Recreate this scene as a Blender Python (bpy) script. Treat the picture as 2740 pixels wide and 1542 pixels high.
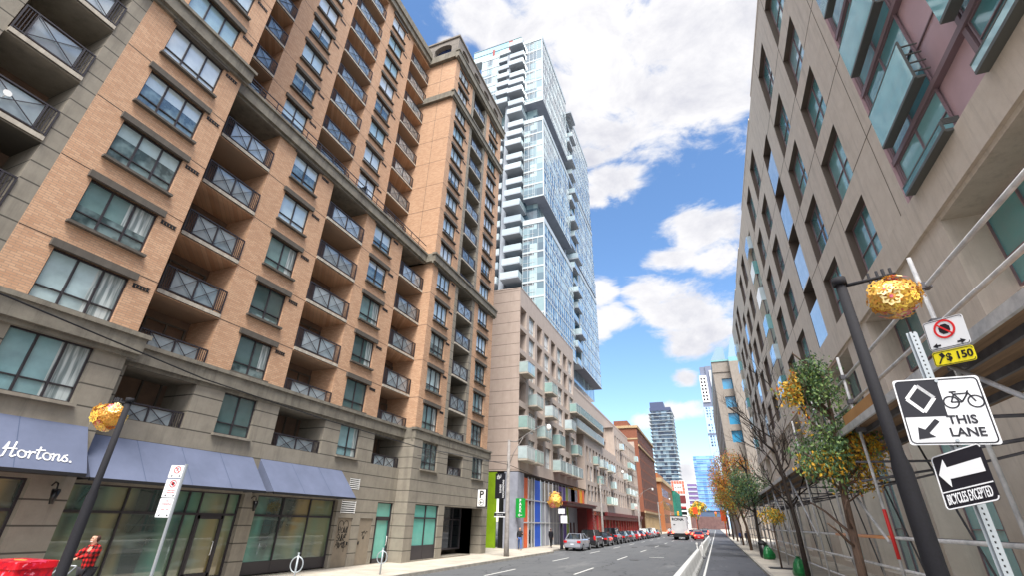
import bpy, bmesh, math, random
from math import sin, cos, pi, radians, sqrt, atan2
from mathutils import Vector, Matrix, Euler
random.seed(7)
for o in list(bpy.data.objects): bpy.data.objects.remove(o)
S = bpy.context.scene
COL = S.collection

# ------------------------------------------------------------ camera
YAW, PITCH, ROLL = -0.386883965, 0.468502606, 0.0252198596
cd = bpy.data.cameras.new('camera'); cam = bpy.data.objects.new('camera', cd); COL.objects.link(cam)
cd.sensor_width = 36; cd.sensor_fit = 'HORIZONTAL'; cd.lens = 16.218; cd.clip_end = 3000; cd.clip_start = 0.05
f_ = Vector((sin(YAW)*cos(PITCH), cos(YAW)*cos(PITCH), sin(PITCH)))
r0 = Vector((cos(YAW), -sin(YAW), 0)); u0 = r0.cross(f_)
r_ = r0*cos(ROLL)+u0*sin(ROLL); u_ = -r0*sin(ROLL)+u0*cos(ROLL)
cam.matrix_world = Matrix(((r_.x, u_.x, -f_.x, 0), (r_.y, u_.y, -f_.y, 0), (r_.z, u_.z, -f_.z, 2.4), (0, 0, 0, 1)))
S.camera = cam
S.view_settings.view_transform = 'Standard'; S.view_settings.look = 'None'
S.view_settings.gamma = 1; S.view_settings.exposure = 1.25

# ------------------------------------------------------------ light
SUN_EL, SUN_AZ = radians(60), radians(156)          # azimuth from +Y towards +X
W = bpy.data.worlds.new('World'); S.world = W; W.use_nodes = True
wn = W.node_tree.nodes; wl = W.node_tree.links
for n in list(wn): wn.remove(n)
def N(t, **k):
    n = wn.new(t)
    for a, b in k.items(): setattr(n, a, b)
    return n
wo = N('ShaderNodeOutputWorld'); bg = N('ShaderNodeBackground'); bg.inputs[1].default_value = 0.1
wl.new(bg.outputs[0], wo.inputs[0])
sky = N('ShaderNodeTexSky', sky_type='NISHITA'); sky.sun_disc = False
sky.sun_elevation = SUN_EL; sky.sun_rotation = SUN_AZ; sky.air_density = 1.0; sky.dust_density = 0.3; sky.ozone_density = 2.0
tc = N('ShaderNodeTexCoord')
def math_(op, a, b=None, c=None):
    n = N('ShaderNodeMath', operation=op)
    for i, v in enumerate((a, b, c)):
        if v is None: continue
        if isinstance(v, (int, float)): n.inputs[i].default_value = v
        else: wl.new(v, n.inputs[i])
    return n.outputs[0]
CL = [(-0.245,0.494,0.834,0.134,0.067),(-0.106,0.545,0.832,0.164,0.102),(0.064,0.59,0.805,0.167,0.106),(0.167,0.638,0.752,0.12,0.106),(-0.092,0.634,0.768,0.148,0.088),(0.071,0.675,0.734,0.152,0.086),(-0.063,0.709,0.703,0.098,0.046),(0.113,0.707,0.699,0.086,0.043),(-0.201,0.547,0.813,0.114,0.056),(-0.096,0.771,0.63,0.059,0.036),(-0.14,0.776,0.614,0.041,0.029),(-0.133,0.725,0.676,0.04,0.024),(0.054,0.853,0.52,0.064,0.044),(-0.005,0.873,0.487,0.06,0.028),(0.083,0.877,0.473,0.049,0.031),(-0.054,0.902,0.427,0.058,0.037),(0.002,0.92,0.391,0.08,0.048),(0.047,0.939,0.341,0.05,0.031),(0.007,0.946,0.323,0.051,0.024),(-0.157,0.884,0.44,0.037,0.034),(-0.141,0.911,0.389,0.045,0.033),(-0.176,0.913,0.367,0.033,0.042),(-0.042,0.978,0.202,0.051,0.02),(-0.011,0.965,0.26,0.029,0.017),(-0.04,0.995,0.09,0.021,0.028),(-0.089,0.979,0.185,0.038,0.015),(-0.338,0.482,0.808,0.023,0.013),(-0.186,0.675,0.714,0.064,0.047)]
DIR = tc.outputs['Generated']
acc = None
for ci, (cx, cy, cz, ra, rb) in enumerate(CL):
    if ci in (0, 8): ra *= .72; rb *= .72
    elif ci < 8: ra *= 1.08; rb *= 1.15
    elif ci < 20: ra *= 1.05; rb *= 1.05
    # ellipse: horizontal radius ra, vertical radius rb, in a local tangent frame
    az = atan2(cx, cy); R = Matrix.Rotation(az, 3, 'Z')
    el = atan2(cz, sqrt(cx*cx+cy*cy))
    sub = N('ShaderNodeVectorMath', operation='SUBTRACT'); wl.new(DIR, sub.inputs[0]); sub.inputs[1].default_value = (cx, cy, cz)
    h = Vector((cos(az), -sin(az), 0)); v = Vector((-sin(el)*sin(az), -sin(el)*cos(az), cos(el))); dd = Vector((cx, cy, cz))
    comps = []
    for ax, rr in ((h, ra), (v, rb), (dd, 0.25)):
        d = N('ShaderNodeVectorMath', operation='DOT_PRODUCT'); wl.new(sub.outputs[0], d.inputs[0]); d.inputs[1].default_value = ax/rr
        comps.append(math_('MULTIPLY', d.outputs['Value'], d.outputs['Value']))
    q = math_('ADD', math_('ADD', comps[0], comps[1]), comps[2])
    g = math_('SUBTRACT', 1.0, math_('SQRT', q))
    acc = g if acc is None else math_('MAXIMUM', acc, g)
def noise(scale, detail, rough, dist=0.0, off=(0, 0, 0), zs=2.2):
    m = N('ShaderNodeMapping'); m.inputs['Scale'].default_value = (1, 1, zs); m.inputs['Location'].default_value = off
    wl.new(DIR, m.inputs[0]); n = N('ShaderNodeTexNoise'); wl.new(m.outputs[0], n.inputs['Vector'])
    n.inputs['Scale'].default_value = scale; n.inputs['Detail'].default_value = detail; n.inputs['Roughness'].default_value = rough; n.inputs['Distortion'].default_value = dist
    return n.outputs['Fac']
n1 = noise(9, 9, 0.62, 0.4); n2 = noise(2.2, 7, 0.6, 0.2, (3, 1, 5)); n3 = noise(5, 8, 0.65, 0.3, (1, 7, 2), 1.6)
# clouds elsewhere in the sky (behind the viewer and to the sides) come from plain noise, thickened as unseen fill light
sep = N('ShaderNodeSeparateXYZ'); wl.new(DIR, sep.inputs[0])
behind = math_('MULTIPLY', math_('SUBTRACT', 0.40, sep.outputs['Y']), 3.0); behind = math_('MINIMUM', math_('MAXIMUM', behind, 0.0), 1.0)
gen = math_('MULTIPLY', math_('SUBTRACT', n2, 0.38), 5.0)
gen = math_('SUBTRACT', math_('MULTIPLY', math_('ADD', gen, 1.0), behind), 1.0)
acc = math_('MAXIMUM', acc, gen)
dens = math_('ADD', acc, math_('MULTIPLY', math_('SUBTRACT', n1, 0.5), 2.6))
mr = N('ShaderNodeMapRange'); mr.interpolation_type = 'SMOOTHSTEP'; wl.new(dens, mr.inputs[0])
mr.inputs[1].default_value = -0.28; mr.inputs[2].default_value = 0.40
ccol = N('ShaderNodeMix', data_type='RGBA')
sh = N('ShaderNodeMapRange'); wl.new(math_('ADD', n3, math_('MULTIPLY', dens, 0.10)), sh.inputs[0]); sh.inputs[1].default_value = 0.50; sh.inputs[2].default_value = 0.80
wl.new(sh.outputs[0], ccol.inputs[0]); ccol.inputs[6].default_value = (4.25, 4.22, 4.32, 1); ccol.inputs[7].default_value = (2.7, 2.75, 3.15, 1)
hs = N('ShaderNodeHueSaturation'); hs.inputs['Saturation'].default_value = 1.12; hs.inputs['Value'].default_value = 1.15; wl.new(sky.outputs[0], hs.inputs['Color'])
# clouds out of view brightened towards the sun, as added light on the facades
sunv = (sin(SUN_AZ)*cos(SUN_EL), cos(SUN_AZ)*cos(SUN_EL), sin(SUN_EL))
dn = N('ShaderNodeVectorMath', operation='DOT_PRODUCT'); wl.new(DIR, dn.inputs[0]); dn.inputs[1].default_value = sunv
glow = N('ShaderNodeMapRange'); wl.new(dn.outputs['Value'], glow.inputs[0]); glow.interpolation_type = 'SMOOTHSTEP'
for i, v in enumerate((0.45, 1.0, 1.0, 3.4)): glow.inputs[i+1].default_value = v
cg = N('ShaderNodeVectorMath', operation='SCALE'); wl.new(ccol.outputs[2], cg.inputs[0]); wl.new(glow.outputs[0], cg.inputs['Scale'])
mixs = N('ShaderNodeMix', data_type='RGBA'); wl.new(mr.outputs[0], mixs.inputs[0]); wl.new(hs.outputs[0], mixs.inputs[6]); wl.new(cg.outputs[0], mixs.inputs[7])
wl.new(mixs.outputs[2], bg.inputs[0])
sd = bpy.data.lights.new('sun', 'SUN'); so = bpy.data.objects.new('sun', sd); COL.objects.link(so)
sd.energy = 2.8; sd.angle = radians(25); sd.color = (1.0, 0.95, 0.87)
sv = Vector((sin(SUN_AZ)*cos(SUN_EL), cos(SUN_AZ)*cos(SUN_EL), sin(SUN_EL)))
so.rotation_euler = sv.to_track_quat('Z', 'Y').to_euler()

# ------------------------------------------------------------ materials
def lin(c):
    c = c/255.0
    return c/12.92 if c <= 0.04045 else ((c+0.055)/1.055)**2.4
def C(r, g, b, k=1.0): return (lin(r)*k, lin(g)*k, lin(b)*k, 1)
class M:
    """small node-material builder"""
    def __init__(s, name, col=(.5, .5, .5, 1), rough=.7, metal=0, **k):
        s.m = bpy.data.materials.new(name); s.m.use_nodes = True; s.t = s.m.node_tree; s.n = s.t.nodes
        s.b = s.n['Principled BSDF']; s.b.inputs['Base Color'].default_value = col
        s.b.inputs['Roughness'].default_value = rough; s.b.inputs['Metallic'].default_value = metal
        for a, v in k.items(): s.b.inputs[a.replace('_', ' ')].default_value = v
    def nd(s, t, **k):
        n = s.n.new(t)
        for a, v in k.items(): setattr(n, a, v)
        return n
    def ln(s, a, b): s.t.links.new(a, b)
    def mt(s, op, a, b=None):
        n = s.nd('ShaderNodeMath', operation=op)
        for i, v in enumerate((a, b)):
            if v is None: continue
            if isinstance(v, (int, float)): n.inputs[i].default_value = v
            else: s.ln(v, n.inputs[i])
        return n.outputs[0]
    def co(s): return s.nd('ShaderNodeTexCoord').outputs['Object']
    def ns(s, scale, detail=4, rough=.6, vec=None, sc=(1, 1, 1)):
        mp = s.nd('ShaderNodeMapping'); mp.inputs['Scale'].default_value = sc; s.ln(vec if vec is not None else s.co(), mp.inputs[0])
        n = s.nd('ShaderNodeTexNoise'); n.inputs['Scale'].default_value = scale; n.inputs['Detail'].default_value = detail; n.inputs['Roughness'].default_value = rough
        s.ln(mp.outputs[0], n.inputs['Vector']); return n.outputs['Fac']
    def mix(s, f, a, b):
        n = s.nd('ShaderNodeMix', data_type='RGBA')
        for i, v in ((0, f), (6, a), (7, b)):
            if isinstance(v, (int, float)): n.inputs[i].default_value = v
            elif isinstance(v, tuple): n.inputs[i].default_value = v
            else: s.ln(v, n.inputs[i])
        return n.outputs[2]
    def mr(s, v, a, b, c=0., d=1.):
        n = s.nd('ShaderNodeMapRange'); s.ln(v, n.inputs[0])
        for i, x in enumerate((a, b, c, d)): n.inputs[i+1].default_value = x
        return n.outputs[0]
    def base(s, c): s.ln(c, s.b.inputs['Base Color'])
    def bump(s, h, st=.3, d=.02):
        n = s.nd('ShaderNodeBump'); n.inputs['Strength'].default_value = st; n.inputs['Distance'].default_value = d
        s.ln(h, n.inputs['Height']); s.ln(n.outputs[0], s.b.inputs['Normal'])
def noisy(name, a, b, scale=3, rough=.8, sc=(1, 1, 1), bump=0, **k):
    m = M(name, a, rough, **k); f = m.ns(scale, 6, .65, sc=sc); m.base(m.mix(m.mr(f, .3, .7), a, b))
    if bump: m.bump(m.ns(scale*8, 5, .7), bump)
    return m.m
def plain(name, c, rough=.6, metal=0, **k): return M(name, c, rough, metal, **k).m
def brick(name, c1, c2, mortar, bw=.25, bh=.078, stain=.25, msize=.008):
    m = M(name, rough=.85); sp = m.nd('ShaderNodeSeparateXYZ'); m.ln(m.co(), sp.inputs[0])
    cb = m.nd('ShaderNodeCombineXYZ'); m.ln(m.mt('ADD', sp.outputs[0], sp.outputs[1]), cb.inputs[0]); m.ln(sp.outputs[2], cb.inputs[1])
    br = m.nd('ShaderNodeTexBrick'); m.ln(cb.outputs[0], br.inputs['Vector']); br.inputs['Scale'].default_value = 1
    br.inputs['Color1'].default_value = c1; br.inputs['Color2'].default_value = c2; br.inputs['Mortar'].default_value = mortar
    br.inputs['Mortar Size'].default_value = msize; br.inputs['Brick Width'].default_value = bw; br.inputs['Row Height'].default_value = bh; br.inputs['Bias'].default_value = -.1
    big = m.ns(.35, 5, .6, sc=(1, 1, .6)); st = m.ns(1.2, 5, .7, sc=(3, 3, .25))
    c = m.mix(m.mr(big, .35, .7, 0, stain), br.outputs[0], tuple(x*.6 for x in c1[:3])+(1,))
    c = m.mix(m.mr(st, .5, .8, 0, stain*.8), c, tuple(x*.55 for x in c2[:3])+(1,))
    m.base(c); m.bump(br.outputs['Fac'], .25, -.01); return m.m
def stone(name, a, b, groove=None, gz=.72, stain=.5, gd=.045):
    m = M(name, rough=.85); f = m.ns(1.6, 7, .7); st = m.ns(1.0, 6, .7, sc=(2.5, 2.5, .18))
    c = m.mix(m.mr(f, .3, .75), a, b); c = m.mix(m.mr(st, .5, .75, 0, stain), c, tuple(x*.45 for x in b[:3])+(1,))
    fine = m.ns(40, 3, .6); c = m.mix(m.mr(fine, .3, .7, 0, .18), c, tuple(x*.6 for x in a[:3])+(1,))
    if groove:
        sp = m.nd('ShaderNodeSeparateXYZ'); m.ln(m.co(), sp.inputs[0])
        q = m.mt('FRACT', m.mt('DIVIDE', m.mt('SUBTRACT', sp.outputs[2], gz), groove))
        g = m.mt('LESS_THAN', q, gd/groove); c = m.mix(g, c, tuple(x*.22 for x in a[:3])+(1,))
    m.base(c); m.bump(fine, .12, .01); return m.m
MAT = {}
MAT['brick'] = brick('orange_brick', C(206, 166, 134), C(186, 142, 110), C(158, 134, 114))
MAT['stone'] = stone('taupe_stone', C(152, 145, 132), C(128, 121, 110))
MAT['rust'] = stone('rusticated_stone', C(150, 143, 130), C(126, 119, 108), .637, .70)
MAT['ledge'] = stone('stained_ledge', C(140, 134, 121), C(96, 91, 83), None, stain=.8)
MAT['attic'] = stone('attic_stone', C(138, 130, 122), C(110, 104, 98), .8, .3, .3)
MAT['frame'] = plain('dark_window_frame', C(52, 48, 52), .45)
MAT['rail'] = plain('dark_railing', C(46, 42, 48), .5)
MAT['slab'] = noisy('concrete_slab', C(196, 188, 174), C(156, 148, 136), 2, sc=(3, 3, .4))
MAT['soffit'] = noisy('shade_toned_soffit', C(92, 84, 78), C(66, 60, 58), 1.5)  # shade under the balcony slabs put into the colour
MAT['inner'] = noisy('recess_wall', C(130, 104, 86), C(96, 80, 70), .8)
MAT['lintel'] = stone('lintel_stone', C(100, 94, 86), C(82, 76, 70))
MAT['conc'] = noisy('pale_concrete', C(190, 184, 172), C(160, 154, 144), 1.2, bump=.1)
MAT['dark'] = plain('near_black', C(26, 26, 28), .6)
MAT['white'] = plain('white_paint', C(232, 232, 230), .4)
MAT['black'] = plain('black_paint', C(16, 16, 18), .35)
def glass(name, pal, rough=.04, ior=1.7, wav=.0, spec=.8, seed=0, cell=None, curtain=False, blind=False):
    """window glass over whatever hangs behind it: the tint is the blind or room behind, on pale panes also a painted sky reflection, the coat is the pane"""
    m = M(name, pal[0], .25); m.b.inputs['Coat Weight'].default_value = 1; m.b.inputs['Coat Roughness'].default_value = rough; m.b.inputs['Coat IOR'].default_value = ior
    oi = m.nd('ShaderNodeObjectInfo').outputs['Random']; v = oi
    if cell:
        sn = m.nd('ShaderNodeVectorMath', operation='SNAP'); m.ln(m.co(), sn.inputs[0]); sn.inputs[1].default_value = cell
        wn_ = m.nd('ShaderNodeTexWhiteNoise'); m.ln(sn.outputs[0], wn_.inputs[0]); v = wn_.outputs[0]
    rp = m.nd('ShaderNodeValToRGB'); m.ln(v, rp.inputs[0]); cr = rp.color_ramp; cr.interpolation = 'CONSTANT'
    cr.elements[0].color = pal[0]; cr.elements[1].color = pal[-1]; cr.elements[1].position = 1-1/len(pal)
    for i, p in enumerate(pal[1:-1]): e = cr.elements.new((i+1)/len(pal)); e.color = p
    c = rp.outputs[0]
    blot = m.ns(1.3, 4, .6); c = m.mix(m.mr(blot, .35, .7, 0, .35), c, tuple(x*.5 for x in pal[-1][:3])+(1,))
    if curtain:
        w = m.ns(7, 2, .5, sc=(1.6, 1, .12)); sp = m.nd('ShaderNodeSeparateXYZ'); m.ln(m.co(), sp.inputs[0])
        edge = m.mt('GREATER_THAN', m.ns(.8, 0, .5, sc=(1, .01, .01)), .52)
        cc = m.mix(m.mr(w, .4, .6), C(196, 206, 206), C(120, 134, 136)); c = m.mix(m.mt('MULTIPLY', edge, m.mt('GREATER_THAN', m.mt('FRACT', m.mt('MULTIPLY', oi, 7.3)), .35)), c, cc)
    if blind:
        s2 = m.nd('ShaderNodeSeparateXYZ'); m.ln(m.co(), s2.inputs[0]); hgt = m.mt('MULTIPLY', m.mt('SUBTRACT', m.mt('FRACT', m.mt('MULTIPLY', oi, 13.7)), .45), 2.4)
        sl_ = m.mt('GREATER_THAN', m.mt('FRACT', m.mt('MULTIPLY', s2.outputs[2], 16.0)), .25); room = m.mix(m.mr(m.ns(1.5, 3, .6), .4, .6), C(60, 76, 78), C(120, 142, 144))
        c = m.mix(m.mt('LESS_THAN', s2.outputs[2], hgt), c, room); c = m.mix(m.mt('MULTIPLY', m.mt('MULTIPLY', m.mt('SUBTRACT', 1.0, sl_), .3), m.mt('GREATER_THAN', m.mt('FRACT', m.mt('MULTIPLY', oi, 5.1)), .6)), c, C(90, 104, 108))
    m.base(c)
    wv = m.ns(.9, 2, .5); m.bump(wv, .08, .05)
    return m.m
MAT['g_lo'] = glass('glass_curtained', [C(160, 192, 196), C(84, 110, 110), C(188, 210, 214), C(120, 150, 150), C(140, 178, 184), C(70, 90, 88)], curtain=True, blind=True)
MAT['g_hi'] = glass('glass_sky_tinted_blind', [C(222, 234, 240), C(200, 220, 228), C(230, 238, 242), C(212, 228, 234), C(176, 206, 214)], ior=2.2, blind=True)  # pale base colour holds the sky reflection as well as blinds
MAT['g_guard'] = glass('balcony_guard_glass', [C(138, 150, 158), C(164, 176, 184), C(116, 128, 134)], ior=2.0)
def store_glass():
    m = M('storefront_glass', C(58, 92, 82), .2, 0, Coat_Weight=1., Coat_IOR=2.0, Coat_Roughness=.02)
    a = m.ns(.35, 2, .5, sc=(1, 1, .4)); b = m.ns(.8, 2, .5, sc=(1, 1, .3)); d = m.ns(1.6, 2, .5, sc=(1, .35, 1.6))  # blotches put reflections and glimpses of the interior into the base colour
    c = m.mix(m.mr(a, .42, .6), C(86, 140, 122), C(140, 124, 80)); c = m.mix(m.mr(b, .44, .62), c, C(50, 64, 58)); c = m.mix(m.mr(d, .55, .68, 0, .35), c, C(140, 160, 150)); m.base(c); m.bump(m.ns(.6, 2, .5), .06, .05); return m.m
MAT['g_store'] = store_glass()
MAT['g_teal'] = glass('teal_frosted_glass', [C(112, 190, 176), C(120, 196, 184)])
MAT['g_dark'] = M('dark_glass', C(26, 30, 34), .05, 0, Coat_Weight=1., Coat_IOR=1.7).m

# ------------------------------------------------------------ mesh helpers
class MB:
    def __init__(s): s.v = []; s.f = []; s.m = []; s.sm = []
    def quad(s, p, mi=0, smooth=False):
        b = len(s.v); s.v += [tuple(x) for x in p]; s.f.append(tuple(range(b, b+len(p)))); s.m.append(mi); s.sm.append(smooth)
    def box(s, x0, x1, y0, y1, z0, z1, mi=0):
        b = len(s.v)
        s.v += [(x0, y0, z0), (x1, y0, z0), (x1, y1, z0), (x0, y1, z0), (x0, y0, z1), (x1, y0, z1), (x1, y1, z1), (x0, y1, z1)]
        for q in ((0, 3, 2, 1), (4, 5, 6, 7), (0, 1, 5, 4), (1, 2, 6, 5), (2, 3, 7, 6), (3, 0, 4, 7)):
            s.f.append(tuple(b+i for i in q)); s.m.append(mi); s.sm.append(False)
    def tube(s, pts, r, n=8, mi=0, cap=True, r2=None):
        pts = [Vector(p) for p in pts]; rings = []
        for i, p in enumerate(pts):
            d = (pts[min(i+1, len(pts)-1)]-pts[max(i-1, 0)]).normalized()
            a = d.orthogonal() if i == 0 else (pa - d*pa.dot(d))
            a.normalize(); pa = a; bb = d.cross(a)
            rr = r if r2 is None else r+(r2-r)*i/(len(pts)-1)
            if isinstance(r, (list, tuple)): rr = r[i]
            b0 = len(s.v); rings.append(b0)
            for k in range(n): t = 2*pi*k/n; s.v.append(tuple(p+a*cos(t)*rr+bb*sin(t)*rr))
        for i in range(len(rings)-1):
            for k in range(n):
                s.f.append((rings[i]+k, rings[i]+(k+1) % n, rings[i+1]+(k+1) % n, rings[i+1]+k)); s.m.append(mi); s.sm.append(True)
        if cap:
            s.f.append(tuple(rings[0]+k for k in reversed(range(n)))); s.m.append(mi); s.sm.append(False)
            s.f.append(tuple(rings[-1]+k for k in range(n))); s.m.append(mi); s.sm.append(False)
    def bar(s, a, b, w, d=None, mi=0, up=(0, 0, 1)):
        """rectangular bar from a to b"""
        a = Vector(a); b = Vector(b); d = d or w; t = (b-a).normalized(); u = Vector(up)
        if abs(t.dot(u)) > .95: u = Vector((0, 1, 0))
        x = t.cross(u).normalized(); y = x.cross(t).normalized(); b0 = len(s.v)
        for p in (a, b):
            for sx, sy in ((-1, -1), (1, -1), (1, 1), (-1, 1)): s.v.append(tuple(p+x*sx*w/2+y*sy*d/2))
        for q in ((0, 3, 2, 1), (4, 5, 6, 7), (0, 1, 5, 4), (1, 2, 6, 5), (2, 3, 7, 6), (3, 0, 4, 7)):
            s.f.append(tuple(b0+i for i in q)); s.m.append(mi); s.sm.append(False)
    def prism(s, poly, lo, hi, mi=0, P=None):
        """poly 2d points (a,b) extruded from lo to hi along the third axis, P maps (a,b,c)->xyz"""
        P = P or (lambda a, b, c: (a, c, b)); n = len(poly); b0 = len(s.v)
        for c in (lo, hi): s.v += [tuple(P(a, b, c)) for a, b in poly]
        s.f.append(tuple(b0+i for i in range(n))); s.f.append(tuple(b0+n+i for i in reversed(range(n)))); s.m += [mi, mi]; s.sm += [False, False]
        for i in range(n):
            j = (i+1) % n; s.f.append((b0+i, b0+n+i, b0+n+j, b0+j)); s.m.append(mi); s.sm.append(False)
    def mesh(s, name, mats, off=(0, 0, 0)):
        me = bpy.data.meshes.new(name)
        me.from_pydata([(v[0]-off[0], v[1]-off[1], v[2]-off[2]) for v in s.v], [], s.f)
        for m in (mats if isinstance(mats, (list, tuple)) else [mats]): me.materials.append(MAT[m] if isinstance(m, str) else m)
        me.polygons.foreach_set('material_index', s.m); me.polygons.foreach_set('use_smooth', s.sm); me.update()
        return me
    def build(s, name, mats, parent=None, kind=None):
        off = parent.matrix_basis.translation if parent else (0, 0, 0)
        if parent and parent.parent: off = off+parent.parent.matrix_basis.translation
        o = bpy.data.objects.new(name, s.mesh(name, mats, off)); COL.objects.link(o); o.parent = parent
        if kind: o['kind'] = kind
        return o
def link(name, me, parent=None, loc=(0, 0, 0), rz=0):
    o = bpy.data.objects.new(name, me); COL.objects.link(o); o.parent = parent; o.location = loc; o.rotation_euler = (0, 0, rz); return o
def thing(name, label, cat, loc=(0, 0, 0), rz=0, group=None):
    o = bpy.data.objects.new(name, None); COL.objects.link(o); o.location = loc; o.rotation_euler = (0, 0, rz); o.empty_display_size = .2
    return tag(o, label, cat, group)
def tag(o, label, cat, group=None):
    o['label'] = label; o['category'] = cat
    if group: o['group'] = group
    return o
def struct(o): o['kind'] = 'structure'; return o
def facade(mb, P, u0, u1, v0, v1, ops, mi=0, ri=None, bi=None):
    """wall sheet with real openings. P(u,v,d): d outward. ops: (ua,ub,va,vb,depth[,back index])"""
    ri = mi if ri is None else ri
    us = sorted({u0, u1, *[max(u0, min(u1, o[i])) for o in ops for i in (0, 1)]}); vs = sorted({v0, v1, *[max(v0, min(v1, o[i])) for o in ops for i in (2, 3)]})
    for a, b in zip(us, us[1:]):
        run = None
        for c, d in zip(vs, vs[1:]):
            mu, mv = (a+b)/2, (c+d)/2
            if any(o[0] < mu < o[1] and o[2] < mv < o[3] for o in ops):
                if run is not None: mb.quad([P(a, run, 0), P(b, run, 0), P(b, c, 0), P(a, c, 0)], mi); run = None
            elif run is None: run = c
        if run is not None: mb.quad([P(a, run, 0), P(b, run, 0), P(b, v1, 0), P(a, v1, 0)], mi)
    for o in ops:
        a, b, c, d, dp = o[:5]; back = o[5] if len(o) > 5 else bi; side = o[6] if len(o) > 6 else ri
        mb.quad([P(a, c, 0), P(a, d, 0), P(a, d, -dp), P(a, c, -dp)], side); mb.quad([P(b, c, 0), P(b, d, 0), P(b, d, -dp), P(b, c, -dp)], side)
        mb.quad([P(a, c, 0), P(b, c, 0), P(b, c, -dp), P(a, c, -dp)], side); mb.quad([P(a, d, 0), P(b, d, 0), P(b, d, -dp), P(a, d, -dp)], side)
        if back is not None: mb.quad([P(a, c, -dp), P(b, c, -dp), P(b, d, -dp), P(a, d, -dp)], back)
def PL(X): return lambda u, v, d: (X+d, u, v)      # left side of the street, faces +X
def PR(X): return lambda u, v, d: (X-d, u, v)      # right side, faces -X
def PF(Y): return lambda u, v, d: (u, Y-d, v)      # faces -Y
RL, RR = pi/2, -pi/2
# window unit (local: x right, z up, front = -y)
_wc = {}
def win_meshes(w, h, n, low, fr='frame', gl='g_hi', t=.05):
    key = (round(w, 2), round(h, 2), n, low, fr, gl)
    if key in _wc: return _wc[key]
    a = MB(); a.box(0, w, 0, .07, 0, t); a.box(0, w, 0, .07, h-t, h); a.box(0, t, 0, .07, t, h-t); a.box(w-t, w, 0, .07, t, h-t)
    for i in range(1, n): x = w*i/n; a.box(x-t*.55, x+t*.55, -.01, .07, t, h-t)
    if low: a.box(t, w-t, .0, .07, low-t*.4, low+t*.4)
    g = MB(); g.quad([(t, .05, t), (w-t, .05, t), (w-t, .05, h-t), (t, .05, h-t)])
    _wc[key] = (a.mesh('window_frame', fr), g.mesh('pane', gl)); return _wc[key]
_sc = {}
def bar_mesh(name, w, h, d, mat):
    k = (name, round(w, 2), round(h, 2), d, mat)
    if k not in _sc: b = MB(); b.box(0, w, -d, .05, 0, h); _sc[k] = b.mesh(name, mat)
    return _sc[k]
def window(parent, origin, rz, w, h, n=2, low=.42, gl='g_hi', fr='frame', sill=True, lintel=True, sm='lintel', name='window', out=.08):
    """origin: world position of the lower left corner seen from outside, on the glass plane"""
    fm, gm = win_meshes(w, h, n, low, fr, gl); base = parent.matrix_basis.translation
    loc = Vector(origin)-base; o = link(name, fm, parent, loc, rz); link('pane', gm, o)
    if sill: s_ = link('sill', bar_mesh('sill', w+.16, .09, .24, sm), o, (-.08, -.02, -.10))
    if lintel: l_ = link('lintel', bar_mesh('lintel', w+.3, .24, .20, sm), o, (-.15, -.02, h+.0))
    return o
# balcony unit
_bc = {}
def balcony(parent, origin, rz, w, d=1.6, rail=1.05, bays=2, pick=.35, slab=True, gl='g_guard', door=True, h=2.35):
    key = (round(w, 2), d, rail, bays, pick, slab, gl, h)
    if key not in _bc:
        s_ = MB()
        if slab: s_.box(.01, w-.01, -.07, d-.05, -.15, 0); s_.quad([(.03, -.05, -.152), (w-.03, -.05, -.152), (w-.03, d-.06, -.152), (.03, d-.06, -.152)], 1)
        else: s_.box(.01, w-.01, .02, d-.05, -.06, 0)
        r = MB(); y = -.02; r.box(.02, w-.02, y-.025, y+.025, rail-.05, rail); r.box(.02, w-.02, y-.015, y+.015, .07, .11)
        x0, x1 = .03+pick*.0, w-.03; g = MB(); xs = [x0+(x1-x0-2*pick)*i/bays+pick for i in range(bays+1)]
        for x in [x0]+xs+[x1]: r.box(x-.022, x+.022, y-.022, y+.022, 0, rail)
        for k in range(3):
            for e, sg in ((x0, 1), (x1, -1)):
                xx = e+sg*pick*(k+1)/4; r.box(xx-.011, xx+.011, y-.011, y+.011, .1, rail-.05)
        for a, b in zip(xs, xs[1:]):
            r.bar((a, y-.012, .12), (b, y-.012, rail-.06), .022); r.bar((a, y-.018, rail-.06), (b, y-.018, .12), .022)
            g.box(a+.03, b-.03, y+.03, y+.04, .12, rail-.08)
        dr = MB(); dw = min(1.7, w*.62); dr.box(w-.2-dw, w-.2, d-.14, d-.07, 0, .06); dr.box(w-.2-dw, w-.2, d-.14, d-.07, h-.4, h-.34)
        for x in (w-.2-dw, w-.2-dw/2, w-.26): dr.box(x, x+.06, d-.14, d-.07, .06, h-.4)
        dg = MB(); dg.quad([(w-.2-dw, d-.08, .05), (w-.2, d-.08, .05), (w-.2, d-.08, h-.38), (w-.2-dw, d-.08, h-.38)])
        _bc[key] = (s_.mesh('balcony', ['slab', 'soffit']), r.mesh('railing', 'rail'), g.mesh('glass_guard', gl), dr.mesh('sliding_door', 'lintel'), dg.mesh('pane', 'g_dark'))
    ms = _bc[key]; o = link('balcony', ms[0], parent, Vector(origin)-parent.matrix_basis.translation, rz)
    link('railing', ms[1], o); link('glass_guard', ms[2], o)
    if door: link('sliding_door', ms[3], o)
    return o
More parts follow.
